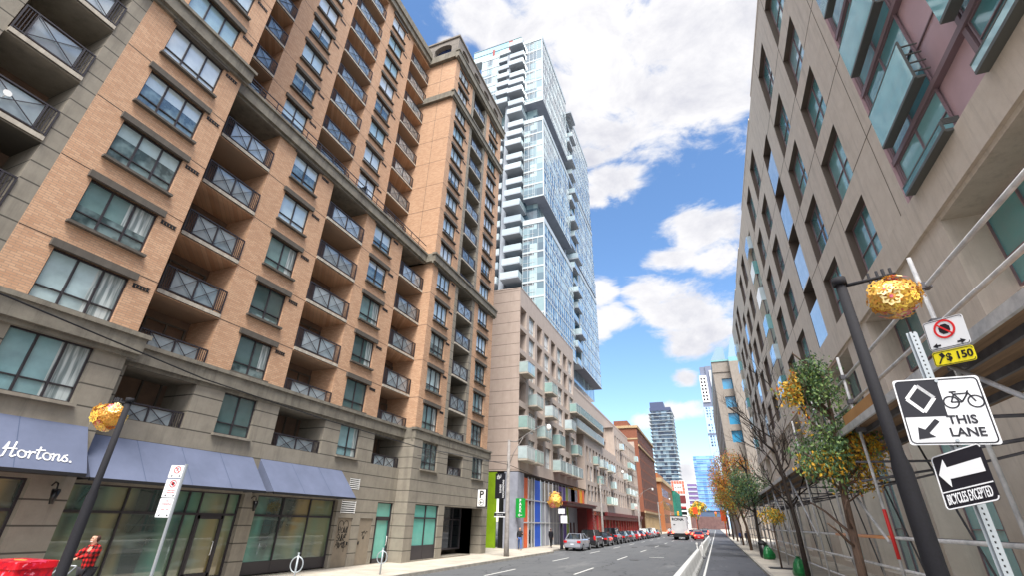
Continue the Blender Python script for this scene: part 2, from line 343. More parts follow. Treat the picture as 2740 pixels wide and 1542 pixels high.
def text(body, size, mat, parent, M4, name='lettering', ext=.002, sx=1.0, shear=0, bold=0, align='CENTER', sp=1.0):
    cu = bpy.data.curves.new('t', 'FONT'); cu.body = body; cu.size = size; cu.extrude = ext; cu.align_x = align; cu.align_y = 'CENTER'; cu.shear = shear; cu.offset = bold; cu.space_character = sp; cu.resolution_u = 3
    to = bpy.data.objects.new('t', cu); COL.objects.link(to); bpy.context.view_layer.update()
    me = bpy.data.meshes.new_from_object(to.evaluated_get(bpy.context.evaluated_depsgraph_get())); bpy.data.objects.remove(to)
    # text lies in local xy, front +z: turn to x right, z up, front -y
    me.transform(Matrix.Rotation(pi/2, 4, 'X') @ Matrix.Diagonal((sx, 1, 1, 1)))
    me.materials.clear(); me.materials.append(MAT[mat] if isinstance(mat, str) else mat); me.name = name
    o = bpy.data.objects.new(name, me); COL.objects.link(o); o.parent = parent; o.matrix_basis = M4; return o
def T(x, y, z, rz=0): return Matrix.Translation((x, y, z)) @ Matrix.Rotation(rz, 4, 'Z')
def rrect(w, h, r, n=5):
    pts = []
    for cx, cy, a0 in ((w/2-r, h/2-r, 0), (-w/2+r, h/2-r, pi/2), (-w/2+r, -h/2+r, pi), (w/2-r, -h/2+r, 1.5*pi)):
        for k in range(n+1): a = a0+pi/2*k/n; pts.append((cx+r*cos(a), cy+r*sin(a)))
    return pts

# ------------------------------------------------------------ ground
g = MB(); g.quad([(-900, -200, -.02), (900, -200, -.02), (900, 1500, -.02), (-900, 1500, -.02)])
MAT['ground'] = noisy('city_ground', C(110, 108, 104), C(84, 84, 82), .05)
struct(g.build('ground', 'ground'))
def asphalt(name, a, b):
    m = M(name, rough=.85); f1 = m.ns(.25, 6, .6, sc=(1, .35, 1)); f2 = m.ns(60, 3, .7); f3 = m.ns(2.0, 6, .7, sc=(1, .12, 1))
    c = m.mix(m.mr(f1, .3, .7), a, b); c = m.mix(m.mr(f2, .3, .7, 0, .35), c, tuple(x*.55 for x in a[:3])+(1,)); c = m.mix(m.mr(f3, .52, .75, 0, .5), c, tuple(x*.6 for x in b[:3])+(1,))
    vo = m.nd('ShaderNodeTexVoronoi', feature='DISTANCE_TO_EDGE'); vo.inputs['Scale'].default_value = .22; vv = m.nd('ShaderNodeMapping'); m.ln(m.co(), vv.inputs[0]); 
    nz = m.nd('ShaderNodeTexNoise'); nz.inputs['Scale'].default_value = 1.5; nz.inputs['Detail'].default_value = 5; m.ln(m.co(), nz.inputs['Vector'])
    ad = m.nd('ShaderNodeVectorMath', operation='ADD'); m.ln(vv.outputs[0], ad.inputs[0]); m.ln(nz.outputs['Color'], ad.inputs[1]); m.ln(ad.outputs[0], vo.inputs['Vector'])
    crack = m.mt('LESS_THAN', vo.outputs['Distance'], .006); c = m.mix(m.mt('MULTIPLY', crack, .75), c, (.012, .012, .013, 1))
    sx_ = m.nd('ShaderNodeSeparateXYZ'); m.ln(m.co(), sx_.inputs[0])
    wn2 = m.nd('ShaderNodeVectorMath', operation='SNAP'); m.ln(m.co(), wn2.inputs[0]); wn2.inputs[1].default_value = (2.9, 7.3, 50); wz = m.nd('ShaderNodeTexWhiteNoise'); m.ln(wn2.outputs[0], wz.inputs[0])
    c = m.mix(m.mt('MULTIPLY', m.mt('GREATER_THAN', wz.outputs[0], .86), .45), c, (.018, .018, .02, 1))
    oil = m.ns(.9, 4, .6, sc=(1.3, .25, 1)); c = m.mix(m.mr(oil, .6, .75, 0, .55), c, (.02, .02, .022, 1)); lt = m.ns(.5, 5, .7, sc=(1, .2, 1)); c = m.mix(m.mr(lt, .56, .72, 0, .5), c, C(136, 136, 136))
    m.base(c); m.bump(f2, .25, .01); return m.m
MAT['asphalt'] = asphalt('asphalt', C(98, 100, 102), C(84, 86, 90))
MAT['asphalt2'] = asphalt('bike_lane_asphalt', C(84, 86, 92), C(74, 76, 82))
MAT['walk'] = None
def walkmat():
    m = M('concrete_paving', rough=.9); sp = m.nd('ShaderNodeSeparateXYZ'); m.ln(m.co(), sp.inputs[0])
    c = m.mix(m.mr(m.ns(.7, 6, .65), .3, .7), C(196, 188, 174), C(160, 152, 140))
    c = m.mix(m.mr(m.ns(3, 6, .7), .55, .75, 0, .35), c, C(110, 104, 96))
    for ax, s_ in ((1, 1.8), (0, 1.55)):
        q = m.mt('LESS_THAN', m.mt('FRACT', m.mt('DIVIDE', m.mt('ADD', sp.outputs[ax], 50.3), s_)), .012); c = m.mix(m.mt('MULTIPLY', q, .6), c, C(90, 86, 80))
    m.base(c); return m.m
MAT['walk'] = walkmat()
g = MB(); g.quad([(-15, -8, 0), (-1.15, -8, 0), (-1.15, 700, 0), (-15, 700, 0)]); struct(g.build('road', 'asphalt'))
g = MB(); g.quad([(-1.15, -8, 0.0), (2.25, -8, 0.0), (2.25, 700, 0.0), (-1.15, 700, 0.0)]); struct(g.build('bike_lane', 'asphalt2'))
MAT['kerb'] = noisy('kerb_stone', C(176, 170, 160), C(130, 126, 118), 2)
g = MB()
kerbL = [(-13.55, -8), (-13.55, 44.5), (-14.3, 46.5), (-14.3, 700)]
for (xa, ya), (xb, yb) in zip(kerbL, kerbL[1:]):
    g.quad([(-34, ya, .13), (xa-.16, ya, .13), (xb-.16, yb, .13), (-34, yb, .13)])
struct(g.build('pavement_left', 'walk'))
g = MB()
for (xa, ya), (xb, yb) in zip(kerbL, kerbL[1:]):
    g.quad([(xa, ya, -.01), (xa, ya, .135), (xb, yb, .135), (xb, yb, -.01)]); g.quad([(xa-.16, ya, .135), (xa, ya, .135), (xb, yb, .135), (xb-.16, yb, .135)])
struct(g.build('kerb_left', 'kerb'))
g = MB(); g.quad([(2.42, -8, .13), (20, -8, .13), (20, 700, .13), (2.42, 700, .13)]); struct(g.build('pavement_right', 'walk'))
g = MB(); g.box(2.25, 2.42, -8, 700, -.01, .135); struct(g.build('kerb_right', 'kerb'))
MAT['paint'] = noisy('road_paint', C(226, 226, 222), C(170, 170, 168), 9)
g = MB()
def dash(x, y0, y1, w=.12, z=.004): g.quad([(x-w/2, y0, z), (x+w/2, y0, z), (x+w/2, y1, z), (x-w/2, y1, z)])
for i in range(24):
    dash(-10.85, 24+11.3*i, 28.2+11.3*i); dash(-7.25, 27.3+12.6*i, 31.9+12.6*i)
    dash(-4.4, 95+12.6*i, 98+12.6*i)
dash(-1.02, -8, 400, .12, .005)
g.quad([(-5.5, 44.6, .004), (-4.4, 45.2, .004), (-4.4, 45.5, .004), (-5.5, 44.9, .004)])
struct(g.build('road_marking', 'paint'))

# ------------------------------------------------------------ brick apartment block on the left
def zk(k): return 4.44+2.6*k
A = thing('apartment_block', 'tall orange brick apartment block with a grey stone base and blue awnings', 'building', (-17.95, 16, 0))
XM, XU, X2, X8 = -17.95, -20.3, -17.1, -17.2
wall = MB()     # mats: 0 brick 1 rusticated stone 2 inner recess 3 soffit
m_, ri_ = PL(XM), 2
bal3, bal5, bal7 = (9.25, 11.93), (15.95, 19.1), (23.15, 26.2)
w4, w6 = (13.1, 14.85), (20.05, 21.9)
ops = []
for k in range(1, 6):
    z0, z1 = zk(k), zk(k+1)
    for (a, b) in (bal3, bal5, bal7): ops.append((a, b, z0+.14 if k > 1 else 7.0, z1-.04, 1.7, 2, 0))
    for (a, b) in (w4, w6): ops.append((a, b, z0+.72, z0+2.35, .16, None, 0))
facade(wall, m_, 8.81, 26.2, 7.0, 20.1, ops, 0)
ops = []
for k in range(6, 15):
    z0, z1 = zk(k), zk(k+1)
    for (a, b) in ((10.2, 11.93), bal5, bal7): ops.append((a, b, z0+.14, z1-.04, 1.7, 2, 0))
    for (a, b) in (w4, w6): ops.append((a, b, z0+.72, z0+2.35, .16, None, 0))
facade(wall, PL(XU), 8.81, 26.2, 20.1, 43.6, ops, 0)
# projecting bay X2
ops = []
for k in range(1, 15):
    ops.append((5.82, 7.98, zk(k)+.72, zk(k)+2.35, .18, None, 0)); ops.append((2.45, 4.38, zk(k)+.14, zk(k+1)-.04, 1.7, 2, 1))
facade(wall, PL(X2), -4, 8.81, 7.0, 43.6, [o for o in ops if o[0] > 5], 0) if 0 else None
facade(wall, PL(X2), 4.86, 8.81, 7.0, 43.6, [o for o in ops if o[0] > 5], 0)
facade(wall, PL(X2), 1.95, 4.86, 7.0, 43.6, [o for o in ops if o[0] < 5], 1)
facade(wall, PL(X2), -4, 1.95, 7.0, 43.6, [], 0)
wall.quad([(X2, 8.81, 0), (XU-1, 8.81, 0), (XU-1, 8.81, 43.6), (X2, 8.81, 43.6)], 0)
# far projecting block
q8 = ((29.85, 30.35), (33.0, 33.5)); b8 = (30.35, 33.0); w8 = ((26.95, 28.95), (34.3, 36.35)); E8 = 37.5
for (u0, u1, mi) in ((26.2, 29.85, 0), (29.85, 33.5, 1), (33.5, E8, 0)):
    ops = []
    for k in range(1, 15):
        if mi == 0:
            for (a, b) in w8:
                if u0 < a < u1: ops.append((a, b, zk(k)+.72, zk(k)+2.35, .16, None, 0))
        else: ops.append((b8[0], b8[1], zk(k)+.14 if k > 1 else 7.0, zk(k+1)-.04, 1.7, 1, 1))
    facade(wall, PL(X8), u0, u1, 7.0, 43.5, ops, mi)
facade(wall, PF(26.2), XM, X8, 7.0, 20.1, [], 0); facade(wall, PF(26.2), XU, X8, 20.1, 43.5, [], 0)
wall.quad([(X8, E8, 0), (-32, E8, 0), (-32, E8, 45.5), (X8, E8, 45.5)], 0)
wall.quad([(-32, -4, 0), (-32, E8, 0), (-32, E8, 43.6), (-32, -4, 43.6)], 0); wall.quad([(X2, -4, 0), (-32, -4, 0), (-32, -4, 43.6), (X2, -4, 43.6)], 0)
wall.build('brick_wall', ['brick', 'rust', 'inner', 'soffit'], A)
# stone base
base = MB(); XB = -17.85; XS = -16.95
ops = [(9.3, 11.85, 5.18, 6.87, 1.7, 2), (13.1, 14.75, 5.24, 6.85, .18), (15.95, 19.0, 5.18, 6.87, 1.7, 2), (20.15, 21.8, 5.28, 6.85, .18), (23.1, 25.95, 5.16, 6.9, 1.7, 2),
       (9.15, 15.3, .15, 3.15, .35, None), (15.98, 20.95, .15, 3.15, .35, None), (21.15, 22.32, .15, 2.35, .12, None), (22.95, 24.05, .15, 2.35, .12, None), (24.3, 25.85, .15, 3.2, .25, None),
       (21.6, 22.42, 3.72, 4.28, .1, 3), (21.25, 22.38, 2.56, 3.16, .1, 3)]
facade(base, PL(XB), 8.81, 26.0, .1, 7.0, ops, 0, 0, None)
ops = [(5.82, 7.9, 5.2, 6.9, .2), (2.45, 4.38, 5.18, 6.9, 1.7, 2), (3.6, 7.78, .15, 3.15, .35, None), (-1, 3.0, .15, 3.15, .35, None)]
facade(base, PL(X2), -4, 8.81, .1, 7.0, ops, 0)
base.quad([(X2, 8.81, .1), (XB, 8.81, .1), (XB, 8.81, 7), (X2, 8.81, 7)], 0)
ops = [(26.95, 28.95, 5.24, 6.95, .2), (30.4, 32.75, 5.22, 6.6, 1.7, 2), (34.35, 36.33, 5.28, 6.85, .2), (26.85, 29.75, .2, 3.2, .25, None), (30.5, 34.75, .2, 3.2, 1.2, None), (34.75, 36.6, .1, 3.2, 6, 2)]
facade(base, PL(XS), 25.95, E8, .1, 7.0, ops, 0)
base.quad([(XS, 25.95, .1), (XB, 25.95, .1), (XB, 25.95, 7), (XS, 25.95, 7)], 0)
base.quad([(XS, E8, .1), (-32, E8, .1), (-32, E8, 7), (XS, E8, 7)], 0)
base.build('stone_base', ['rust', 'stone', 'inner', 'dark'], A)
# ledges and cornices
def ring(mb, pts, z0, z1, out):
    """moulding along a plan polyline (X,Y): closed box run, outside is +X / -Y"""
    pass
def led(x, y0, y1, z0, z1, p, lip=.08, extra=None):
    L = MB()
    if extra: L.box(*extra)
    L.box(x, x+p, y0, y1, z0, z1); L.box(x, x+p+lip, y0-(lip if y0 > 5 else 0), y1+lip, z1-.12, z1+.02); L.box(x, x+p*.5, y0, y1, z0-.14, z0-.002); L.build('stone_ledge', 'ledge', A)
led(X2, 4.3, 9.05, 7.02, 7.66, .28); led(XM, 9.06, 25.9, 6.98, 7.62, .25); led(X8, 25.92, E8+.25, 6.98, 7.62, .28, extra=(XM, X8-.001, 25.92, 26.2, 6.98, 7.62))
led(X2, 4.3, 9.05, 20.05, 20.72, .28); led(XM, 9.06, 25.9, 20.0, 20.7, .25); led(X8, 25.92, E8+.25, 20.0, 20.7, .28, extra=(XU-1, X8-.001, 25.92, 26.2, 20.0, 20.7))
led(X8, 25.92, E8+.25, 38.0, 38.7, .28, extra=(XU-1, X8-.001, 25.92, 26.2, 38.0, 38.7)); led(X8, 25.9, E8+.3, 43.5, 44.4, .35, extra=(XU-1, X8-.001, 25.85, 26.2, 43.5, 44.4))
L.box(X2-6, X2, -4, 4.3, 7.02, 7.6) if 0 else None
L = MB()
L.box(XU-.5, XU+.25, 8.81, 25.84, 43.6, 44.2); L.box(XU-.5, XU+.4, 8.81, 25.84, 44.2, 44.95); L.build('roof_cornice', 'ledge', A); L = MB(); L.box(X2-2, X2+.5, -4, 8.9, 43.6, 44.9); L.build('roof_cornice', 'ledge', A)
L = MB(); L.box(XU, XM+.02, 8.81, 25.9, 19.95, 20.35); L.build('terrace_floor', 'ledge', A)
rf = MB(); rf.quad([(-32, -4, 44.3), (X2, -4, 44.3), (X2, 8.8, 44.3), (-32, 8.8, 44.3)]); rf.quad([(-32, 8.81, 44.3), (XU, 8.81, 44.3), (XU, E8, 44.3), (-32, E8, 44.3)]); rf.build('roof', 'soffit', A)
# attic with arched openings
def arch_wall(mb, P, u0, u1, v0, v1, arcs, mi=0, dp=.5):
    us = [u0]
    for (a, b, c, d) in arcs:
        r = (b-a)/2; n = 8
        mb.quad([P(us[-1], v0, 0), P(a, v0, 0), P(a, v1, 0), P(us[-1], v1, 0)], mi); mb.quad([P(a, v0, 0), P(b, v0, 0), P(b, c, 0), P(a, c, 0)], mi)
        pts = [(a, d-r*.55)]+[((a+b)/2-r*cos(pi*i/n), d-r*.55+r*.55*sin(pi*i/n)) for i in range(1, n)]+[(b, d-r*.55)]
        for p, q in zip(pts, pts[1:]):
            mb.quad([P(p[0], p[1], 0), P(q[0], q[1], 0), P(q[0], v1, 0), P(p[0], v1, 0)], mi); mb.quad([P(p[0], p[1], 0), P(q[0], q[1], 0), P(q[0], q[1], -dp), P(p[0], p[1], -dp)], mi)
        mb.quad([P(a, c, 0), P(a, pts[0][1], 0), P(a, pts[0][1], -dp), P(a, c, -dp)], mi); mb.quad([P(b, c, 0), P(b, pts[-1][1], 0), P(b, pts[-1][1], -dp), P(b, c, -dp)], mi); mb.quad([P(a, c, 0), P(b, c, 0), P(b, c, -dp), P(a, c, -dp)], mi)
        mb.quad([P(a-.05, c-.05, -dp), P(b+.05, c-.05, -dp), P(b+.05, d+.05, -dp), P(a-.05, d+.05, -dp)], 1); us.append(b)
    mb.quad([P(us[-1], v0, 0), P(u1, v0, 0), P(u1, v1, 0), P(us[-1], v1, 0)], mi)
at = MB(); arch_wall(at, PL(X8), 26.2, E8, 44.4, 47.0, [(27.1, 28.6, 44.75, 46.2), (29.9, 31.4, 44.75, 46.2), (32.4, 33.9, 44.75, 46.2), (35.0, 36.5, 44.75, 46.2)])
arch_wall(at, PF(26.2), -22.4, X8, 44.4, 47.0, [(-20.0, -18.0, 44.9, 46.3)])
at.quad([(-22.4, 26.2, 47), (X8, 26.2, 47), (X8, E8, 47), (-22.4, E8, 47)]); at.box(-22.4, X8+.12, 26.08, E8+.1, 46.85, 47.06); at.quad([(-22.4, 26.2, 44), (-22.4, E8, 44), (-22.4, E8, 47), (-22.4, 26.2, 47)])
MAT['arch_glass'] = plain('arch_dark_glass', C(40, 56, 92), .1)
at.build('attic', ['attic', 'arch_glass'], A)
# windows
for k in range(1, 15):
    gl = 'g_lo' if k < 4 else 'g_hi'; z = zk(k)+.72
    tall = 1.63
    for (a, b) in (w4, w6):
        x = (XM if k < 6 else XU); window(A, (x-.1, a, z), RL, b-a, tall, 2, .45, gl)
    if k < 9: window(A, (X2-.1, 5.82, z), RL, 2.16, tall, 3, .45, gl)
    for (a, b) in w8: window(A, (X8-.1, a, z), RL, b-a, tall, 3, .45, gl)
for (x, a, b, z0, z1, n) in ((XB, 13.1, 14.75, 5.24, 6.85, 2), (XB, 20.15, 21.8, 5.28, 6.85, 2), (XS, 26.95, 28.95, 5.24, 6.95, 3), (XS, 34.35, 36.33, 5.28, 6.85, 3), (X2, 5.82, 7.9, 5.2, 6.9, 3)):
    window(A, (x-.12, a, z0), RL, b-a, z1-z0, n, .45, 'g_lo', lintel=False, sm='stone')
# balconies
for k in range(1, 15):
    x = XM if k < 6 else XU; z = zk(k)+.16
    balcony(A, (x, 9.27 if k < 6 else 10.22, z), RL, 2.64 if k < 6 else 1.7, bays=2 if k < 6 else 1, slab=k > 1)
    balcony(A, (x, bal5[0]+.02, z), RL, bal5[1]-bal5[0]-.04, slab=k > 1)
    balcony(A, (x, bal7[0]+.02, z), RL, bal7[1]-bal7[0]-.04, slab=k > 1)
    balcony(A, (X8, b8[0]+.02, z), RL, b8[1]-b8[0]-.04, slab=k > 1, pick=.12)
    if k < 10: balcony(A, (X2, 2.47, z), RL, 1.9, bays=1, pick=.3, slab=k > 1)
for (x, a, b) in ((XB, 9.3, 11.85), (XB, 15.95, 19.0), (XB, 23.1, 25.95), (XS, 30.4, 32.75)):
    balcony(A, (x-.16, a+.02, 4.95), RL, b-a-.04, slab=False, rail=.8)
# terrace railing on the ledge
tr = MB(); y = 9.1
while y < 25.9: tr.bar((XM+.1, y, 20.7), (XM+.1, y, 21.45), .035); y += 1.05
tr.box(XM+.08, XM+.12, 9.0, 25.9, 21.42, 21.47); tr.box(XM+.085, XM+.115, 9.0, 25.9, 21.05, 21.08); tr.build('terrace_railing', 'rail', A)
sc = MB(); sc.box(XU+1.2, XU+2.0, 18.9, 18.95, 20.7, 22.1); sc.build('terrace_divider', 'g_dark', A)
# brick movement joints
class JT:
    def box(s, *a): m = MB(); m.box(*a); m.build('movement_joint', 'dark', A)
jt = JT()
for k in range(2, 16):
    z = zk(k)
    if k < 6:
        for a, b in ((11.93, 15.95), (19.1, 23.15)): jt.box(XM-.01, XM+.004, a, b, z-.012, z+.012)
    elif k > 6:
        for a, b in ((11.93, 15.95), (19.1, 23.15)): jt.box(XU-.01, XU+.004, a, b, z-.012, z+.012)
    if k != 6: jt.box(X2-.01, X2+.004, 4.87, 8.81, z-.012, z+.012)
    if k not in (6, 13, 15):
        jt.box(X8-.01, X8+.004, 26.2, 29.84, z-.012, z+.012); jt.box(X8-.01, X8+.004, 33.51, E8, z-.012, z+.012); jt.box(XM if k < 6 else XU, X8, 26.196, 26.21, z-.012, z+.012)
jt.box(-18.85, -18.83, 26.196, 26.21, 20.7, 38); jt.box(-18.85, -18.83, 26.196, 26.21, 38.7, 43.5)
# ventilation grilles beside the windows
vg = MB()
for i in range(5): vg.box(.01+.11*i, .08+.11*i, -.025, 0, .02, .13)
vg.box(0, .56, -.018, 0, 0, .02); vg.box(0, .56, -.018, 0, .13, .15); vme = vg.mesh('vent_grille', 'dark')
ab = A.matrix_basis.translation
for k in range(1, 15):
    z = zk(k)+2.12; xx = XM if k < 6 else XU
    for y in (w4[1]+.15, w6[1]+.15): link('vent_grille', vme, A, Vector((xx+.002, y, z))-ab, RL)
    link('vent_grille', vme, A, Vector((X8+.002, 29.1, z))-ab, RL)
    if k < 9: link('vent_grille', vme, A, Vector((X2+.002, 8.1, z))-ab, RL)
# street level
def storefront(name, x, y0, y1, z0, z1, muls, trans, door=None, gl='g_store', bot=.1):
    fr = MB(); w = .05
    fr.box(x-.05, x+.05, y0, y1, z1-w, z1); fr.box(x-.05, x+.05, y0, y1, z0, z0+bot); fr.box(x-.05, x+.05, y0, y1, trans-.04, trans+.04)
    for m in [y0+w/2, y1-w/2]+muls: fr.box(x-.06, x+.06, m-w/2, m+w/2, z0, z1)
    o = fr.build(name, 'frame', A)
    gm = MB(); gm.quad([(x-.02, y0, z0), (x-.02, y1, z0), (x-.02, y1, z1), (x-.02, y0, z1)]); p = gm.build('pane', gl, o)
    if door:
        d = MB(); a, b = door; d.box(x, x+.07, a, a+.09, z0, trans-.04); d.box(x, x+.07, b-.09, b, z0, trans-.04); d.box(x, x+.07, a, b, z0, z0+.22); d.box(x, x+.07, a, b, trans-.16, trans-.04)
        dd = d.build('shop_door', 'frame', A); h = MB(); h.tube([(x+.07, b-.2, 1.0), (x+.13, b-.2, 1.0), (x+.13, b-.2, 1.45), (x+.07, b-.2, 1.45)], .016); h.build('door_handle', 'white', dd)
    return o
storefront('storefront', XB-.25, 9.15, 15.3, .2, 3.15, [10.95, 13.1, 13.62, 14.75], 2.37, (13.65, 14.72))
storefront('storefront', XB-.25, 15.98, 20.95, .2, 3.15, [17.63, 19.3], 2.37, None, bot=.45)
storefront('storefront', X2-.25, 3.6, 7.78, .2, 3.15, [5.6], 2.37); storefront('storefront', X2-.25, -1, 3.0, .2, 3.15, [1], 2.37)
storefront('storefront', XS-.15, 26.85, 29.75, .2, 3.2, [28.3], 2.44, None, 'g_teal', .75)
storefront('teal_entrance', XB-.15, 24.3, 25.85, .15, 3.2, [], 2.42, (24.45, 25.8), 'g_teal')
storefront('garage_screen', XS-.9, 30.5, 34.7, .5, 3.2, [31.8, 33.4], 2.4, None, 'g_dark')
MAT['door'] = noisy('service_door_paint', C(140, 128, 112), C(122, 112, 98), 2)
for a, b in ((21.17, 22.3), (22.97, 24.03)):
    d = MB(); d.box(XB-.09, XB-.05, a, b, .16, 2.34); dd = d.build('service_door', 'door', A); h = MB(); h.box(XB-.05, XB+.0, b-.16 if a < 22 else a+.08, b-.1 if a < 22 else a+.14, 1.1, 1.25); h.build('door_handle', 'dark', dd)
for (a, b, c, d) in ((21.6, 22.42, 3.72, 4.28), (21.25, 22.38, 2.56, 3.16)):
    n = 6; lv = MB()
    for i in range(n): zz = c+(d-c)*(i+.5)/n; lv.box(XB-.06, XB+.01, a, b, zz-.022, zz+.022)
    lv.box(XB-.07, XB+.005, a, a+.02, c, d); lv.box(XB-.07, XB+.005, b-.02, b, c, d); lv.build('vent_louvre', 'white', A)
# awnings
MAT['awning'] = noisy('awning_fabric', C(96, 104, 128), C(84, 92, 114), .9, bump=.15)
MAT['awn_seam'] = plain('awning_seam_thread', C(66, 78, 104), .8)
def awning(xw, y0, y1, zt, zb, out):
    a = MB(); a.quad([(xw, y0, zt), (xw, y1, zt), (xw+out, y1, zb), (xw+out, y0, zb)]); a.quad([(xw, y0, zt), (xw+out, y0, zb), (xw, y0, zb)]); a.quad([(xw, y1, zt), (xw+out, y1, zb), (xw, y1, zb)])
    o = a.build('awning', 'awning', A); v = MB(); n_ = int((y1-y0)/1.55)
    sm_ = MB()
    for q in range(1, n_): yy = y0+(y1-y0)*q/n_; sm_.quad([(xw+.006, yy-.01, zt+.004), (xw+.006, yy+.01, zt+.004), (xw+out+.006, yy+.01, zb+.004), (xw+out+.006, yy-.01, zb+.004)])
    if n_ > 1: sm_.build('awning_seam', 'awn_seam', o); v.box(xw+out-.06, xw+out+.01, y0, y1, zb-.09, zb-.005); v.box(xw, xw+out, y0, y0+.04, zb-.06, zb-.01); v.box(xw, xw+out, y1-.04, y1, zb-.06, zb-.01); v.build('awning_frame', 'dark', o); return o
aw1 = awning(X2+.01, 2.0, 8.56, 4.63, 3.32, .85); awning(XB+.01, 8.9, 15.2, 4.55, 3.26, 1.2); awning(XB+.01, 15.6, 20.8, 4.55, 3.26, 1.2)
# hand drawn script on the near awning: u = along the street, v = up the slope
slope = Vector((-.85, 0, 1.31)); sl = slope.length; slope.normalize(); nrm = Vector((1.31, 0, .85)).normalized()
def script(strokes, u0, v0, sx, sy, r, mat, par):
    mb = MB()
    for st in strokes:
        P3 = [Vector((X2+.86, u0+x*sx, 3.32))+slope*(v0+y*sy)+nrm*.012 for x, y in st]
        for p, q in zip(P3, P3[1:]): mb.bar(p-(q-p).normalized()*r*.3, q+(q-p).normalized()*r*.3, r, .01, up=nrm)
    return mb.build('lettering', mat, par)
def arc(cx, cy, rx, ry, a0, a1, n=14): return [(cx+rx*cos(radians(a0+(a1-a0)*i/n)), cy+ry*sin(radians(a0+(a1-a0)*i/n))) for i in range(n+1)]
ST = [[(-.9, 1.15), (-.55, 2.0), (-.75, .9), (-1.0, 0), (-1.25, -.1)], [(.1, 2.1), (-.1, 1.3), (-.35, 0.1), (-.2, -.02), (.1, .25)], [(-1.0, 1.0), (-.4, 1.12), (.15, 1.15)],
      arc(.65, .5, .36, .5, 100, 460), [(.65, 1.0), (.9, .85), (1.15, .8), (1.35, .92)], [(1.3, 1.0), (1.42, .85), (1.25, 0.0)], [(1.36, .55), (1.55, .9), (1.85, .95), (1.8, .8)],
      [(2.35, 1.75), (2.05, .5), (2.05, .05), (2.2, 0), (2.4, .2)], [(1.95, 1.25), (2.75, 1.35)], arc(2.95, .5, .36, .5, 100, 460), [(2.95, 1.0), (3.3, .85), (3.6, .92)],
      [(3.55, 1.0), (3.68, .85), (3.5, 0)], [(3.6, .5), (3.85, .92), (4.1, .95), (4.15, .75), (4.0, .15), (4.1, 0), (4.35, .2), (4.65, .9)],
      [(4.95, 1.0), (4.7, .9), (4.68, .7), (4.95, .45), (4.95, .15), (4.7, 0), (4.45, .1)], arc(5.25, .06, .05, .06, 0, 360, 8)]
script(ST, 6.90, .30, .2355, .21, .036, 'white', aw1)
# wall lanterns, cameras
def lantern(x, y, z):
    m = MB(); m.tube([(x, y, z+.25), (x+.12, y, z+.34), (x+.26, y, z+.3), (x+.3, y, z+.16)], .02); m.tube([(x+.3, y, z+.16), (x+.3, y, z+.12)], .1, 8); m.tube([(x+.3, y, z-.22), (x+.3, y, z+.12)], .05, 6, r2=.11); m.build('wall_lantern', 'black', A)
for y, x in ((8.3, X2), (15.64, XB), (3.3, X2)): lantern(x, y, 2.75)
pn = thing('parking_sign', 'white P sign with a circled arrow projecting from the stone base of the brick block', 'sign', (-16.95, 35.6, 3.3))
b = MB(); b.box(0, .78, -.1, .1, 0, 1.28); b.build('sign_box', 'black', None).parent = pn
b = MB(); b.box(.05, .73, -.105, -.101, .05, 1.23); b.build('sign_face', 'white', None).parent = pn
text('P', .72, 'black', pn, T(.39, -.108, .86), bold=.02)
cm = MB()
cp = [(.39+.21*cos(a), .32+.21*sin(a)) for a in [2*pi*i/20 for i in range(21)]]
for p, q in zip(cp, cp[1:]): cm.bar((p[0], -.108, p[1]), (q[0], -.108, q[1]), .03, .01, up=(0, 1, 0))
cm.bar((.27, -.109, .32), (.52, -.109, .32), .04, .01, up=(0, 1, 0)); cm.bar((.27, -.109, .32), (.38, -.109, .42), .04, .01, up=(0, 1, 0)); cm.bar((.27, -.109, .32), (.38, -.109, .22), .04, .01, up=(0, 1, 0)); cm.build('arrow', 'black', None).parent = pn
# graffiti: loose black strokes on the first service door
gr = MB(); rg = random.Random(5)
def scrib(pts, y0, z0, s, par=gr):
    P3 = [(XB-.045, y0+x*s, z0+y*s) for x, y in pts]
    for p, q in zip(P3, P3[1:]): par.bar(p, q, .028, .006, up=(1, 0, 0))
scrib(arc(-.25, .2, .25, .3, 0, 200)+[(-.45, -.2), (0, -.75), (.45, -.2)]+arc(.25, .2, .25, .3, -20, 180), 21.72, 1.85, .75)
for (y, z, st) in ((21.4, 1.65, [(0, 1), (0, 0), (0, .5), (.4, .5), (.4, 1), (.4, 0)]), (21.6, 1.66, arc(.3, .4, .28, .4, 0, 360)), (21.78, 1.65, [(0, 0), (.2, 1), (.4, 0), (.1, .4), (.4, .4)]), (21.95, 1.66, [(0, 1), (0, 0), (.4, 1), (.05, .5), (.4, 0)]),
    (21.35, 1.3, [(.5, 1), (.05, .9), (.1, .5), (.5, .4), (.4, 0), (0, .1)]), (21.52, 1.3, [(0, 1), (.1, .1), (.5, .1), (.55, 1)]), (21.7, 1.3, [(0, 0), (.1, 1), (.5, .8), (.1, .5), (.6, 0)]), (21.88, 1.3, [(.1, 0), (.1, 1), (.6, .95), (.1, .5), (.5, .5)]),
    (21.32, .98, [(0, .2), (.4, 1), (.9, .1), (.2, .6), (1.1, .7), (.6, -.1)]), (21.55, .98, [(0, .9), (.3, 0), (.7, .9), (1.0, .1), (1.3, .8), (.4, .4)]), (21.85, .98, [(.0, .8), (.6, 1), (.1, 0), (.9, .2), (.4, .9), (.5, -.6)])):
    scrib(st, y, z, .3)
gr.build('graffiti', 'black', A)
gr = MB(); scrib([(0, .5), (.5, .55), (.2, .1), (.7, .7), (1.0, .3), (1.2, .6), (1.5, .55)], 23.25, 1.5, .35, gr); scrib([(.3, .2), (.5, -.4), (.8, .1), (.7, -.4)], 23.25, 1.5, .35, gr); gr.build('graffiti', 'black', A)

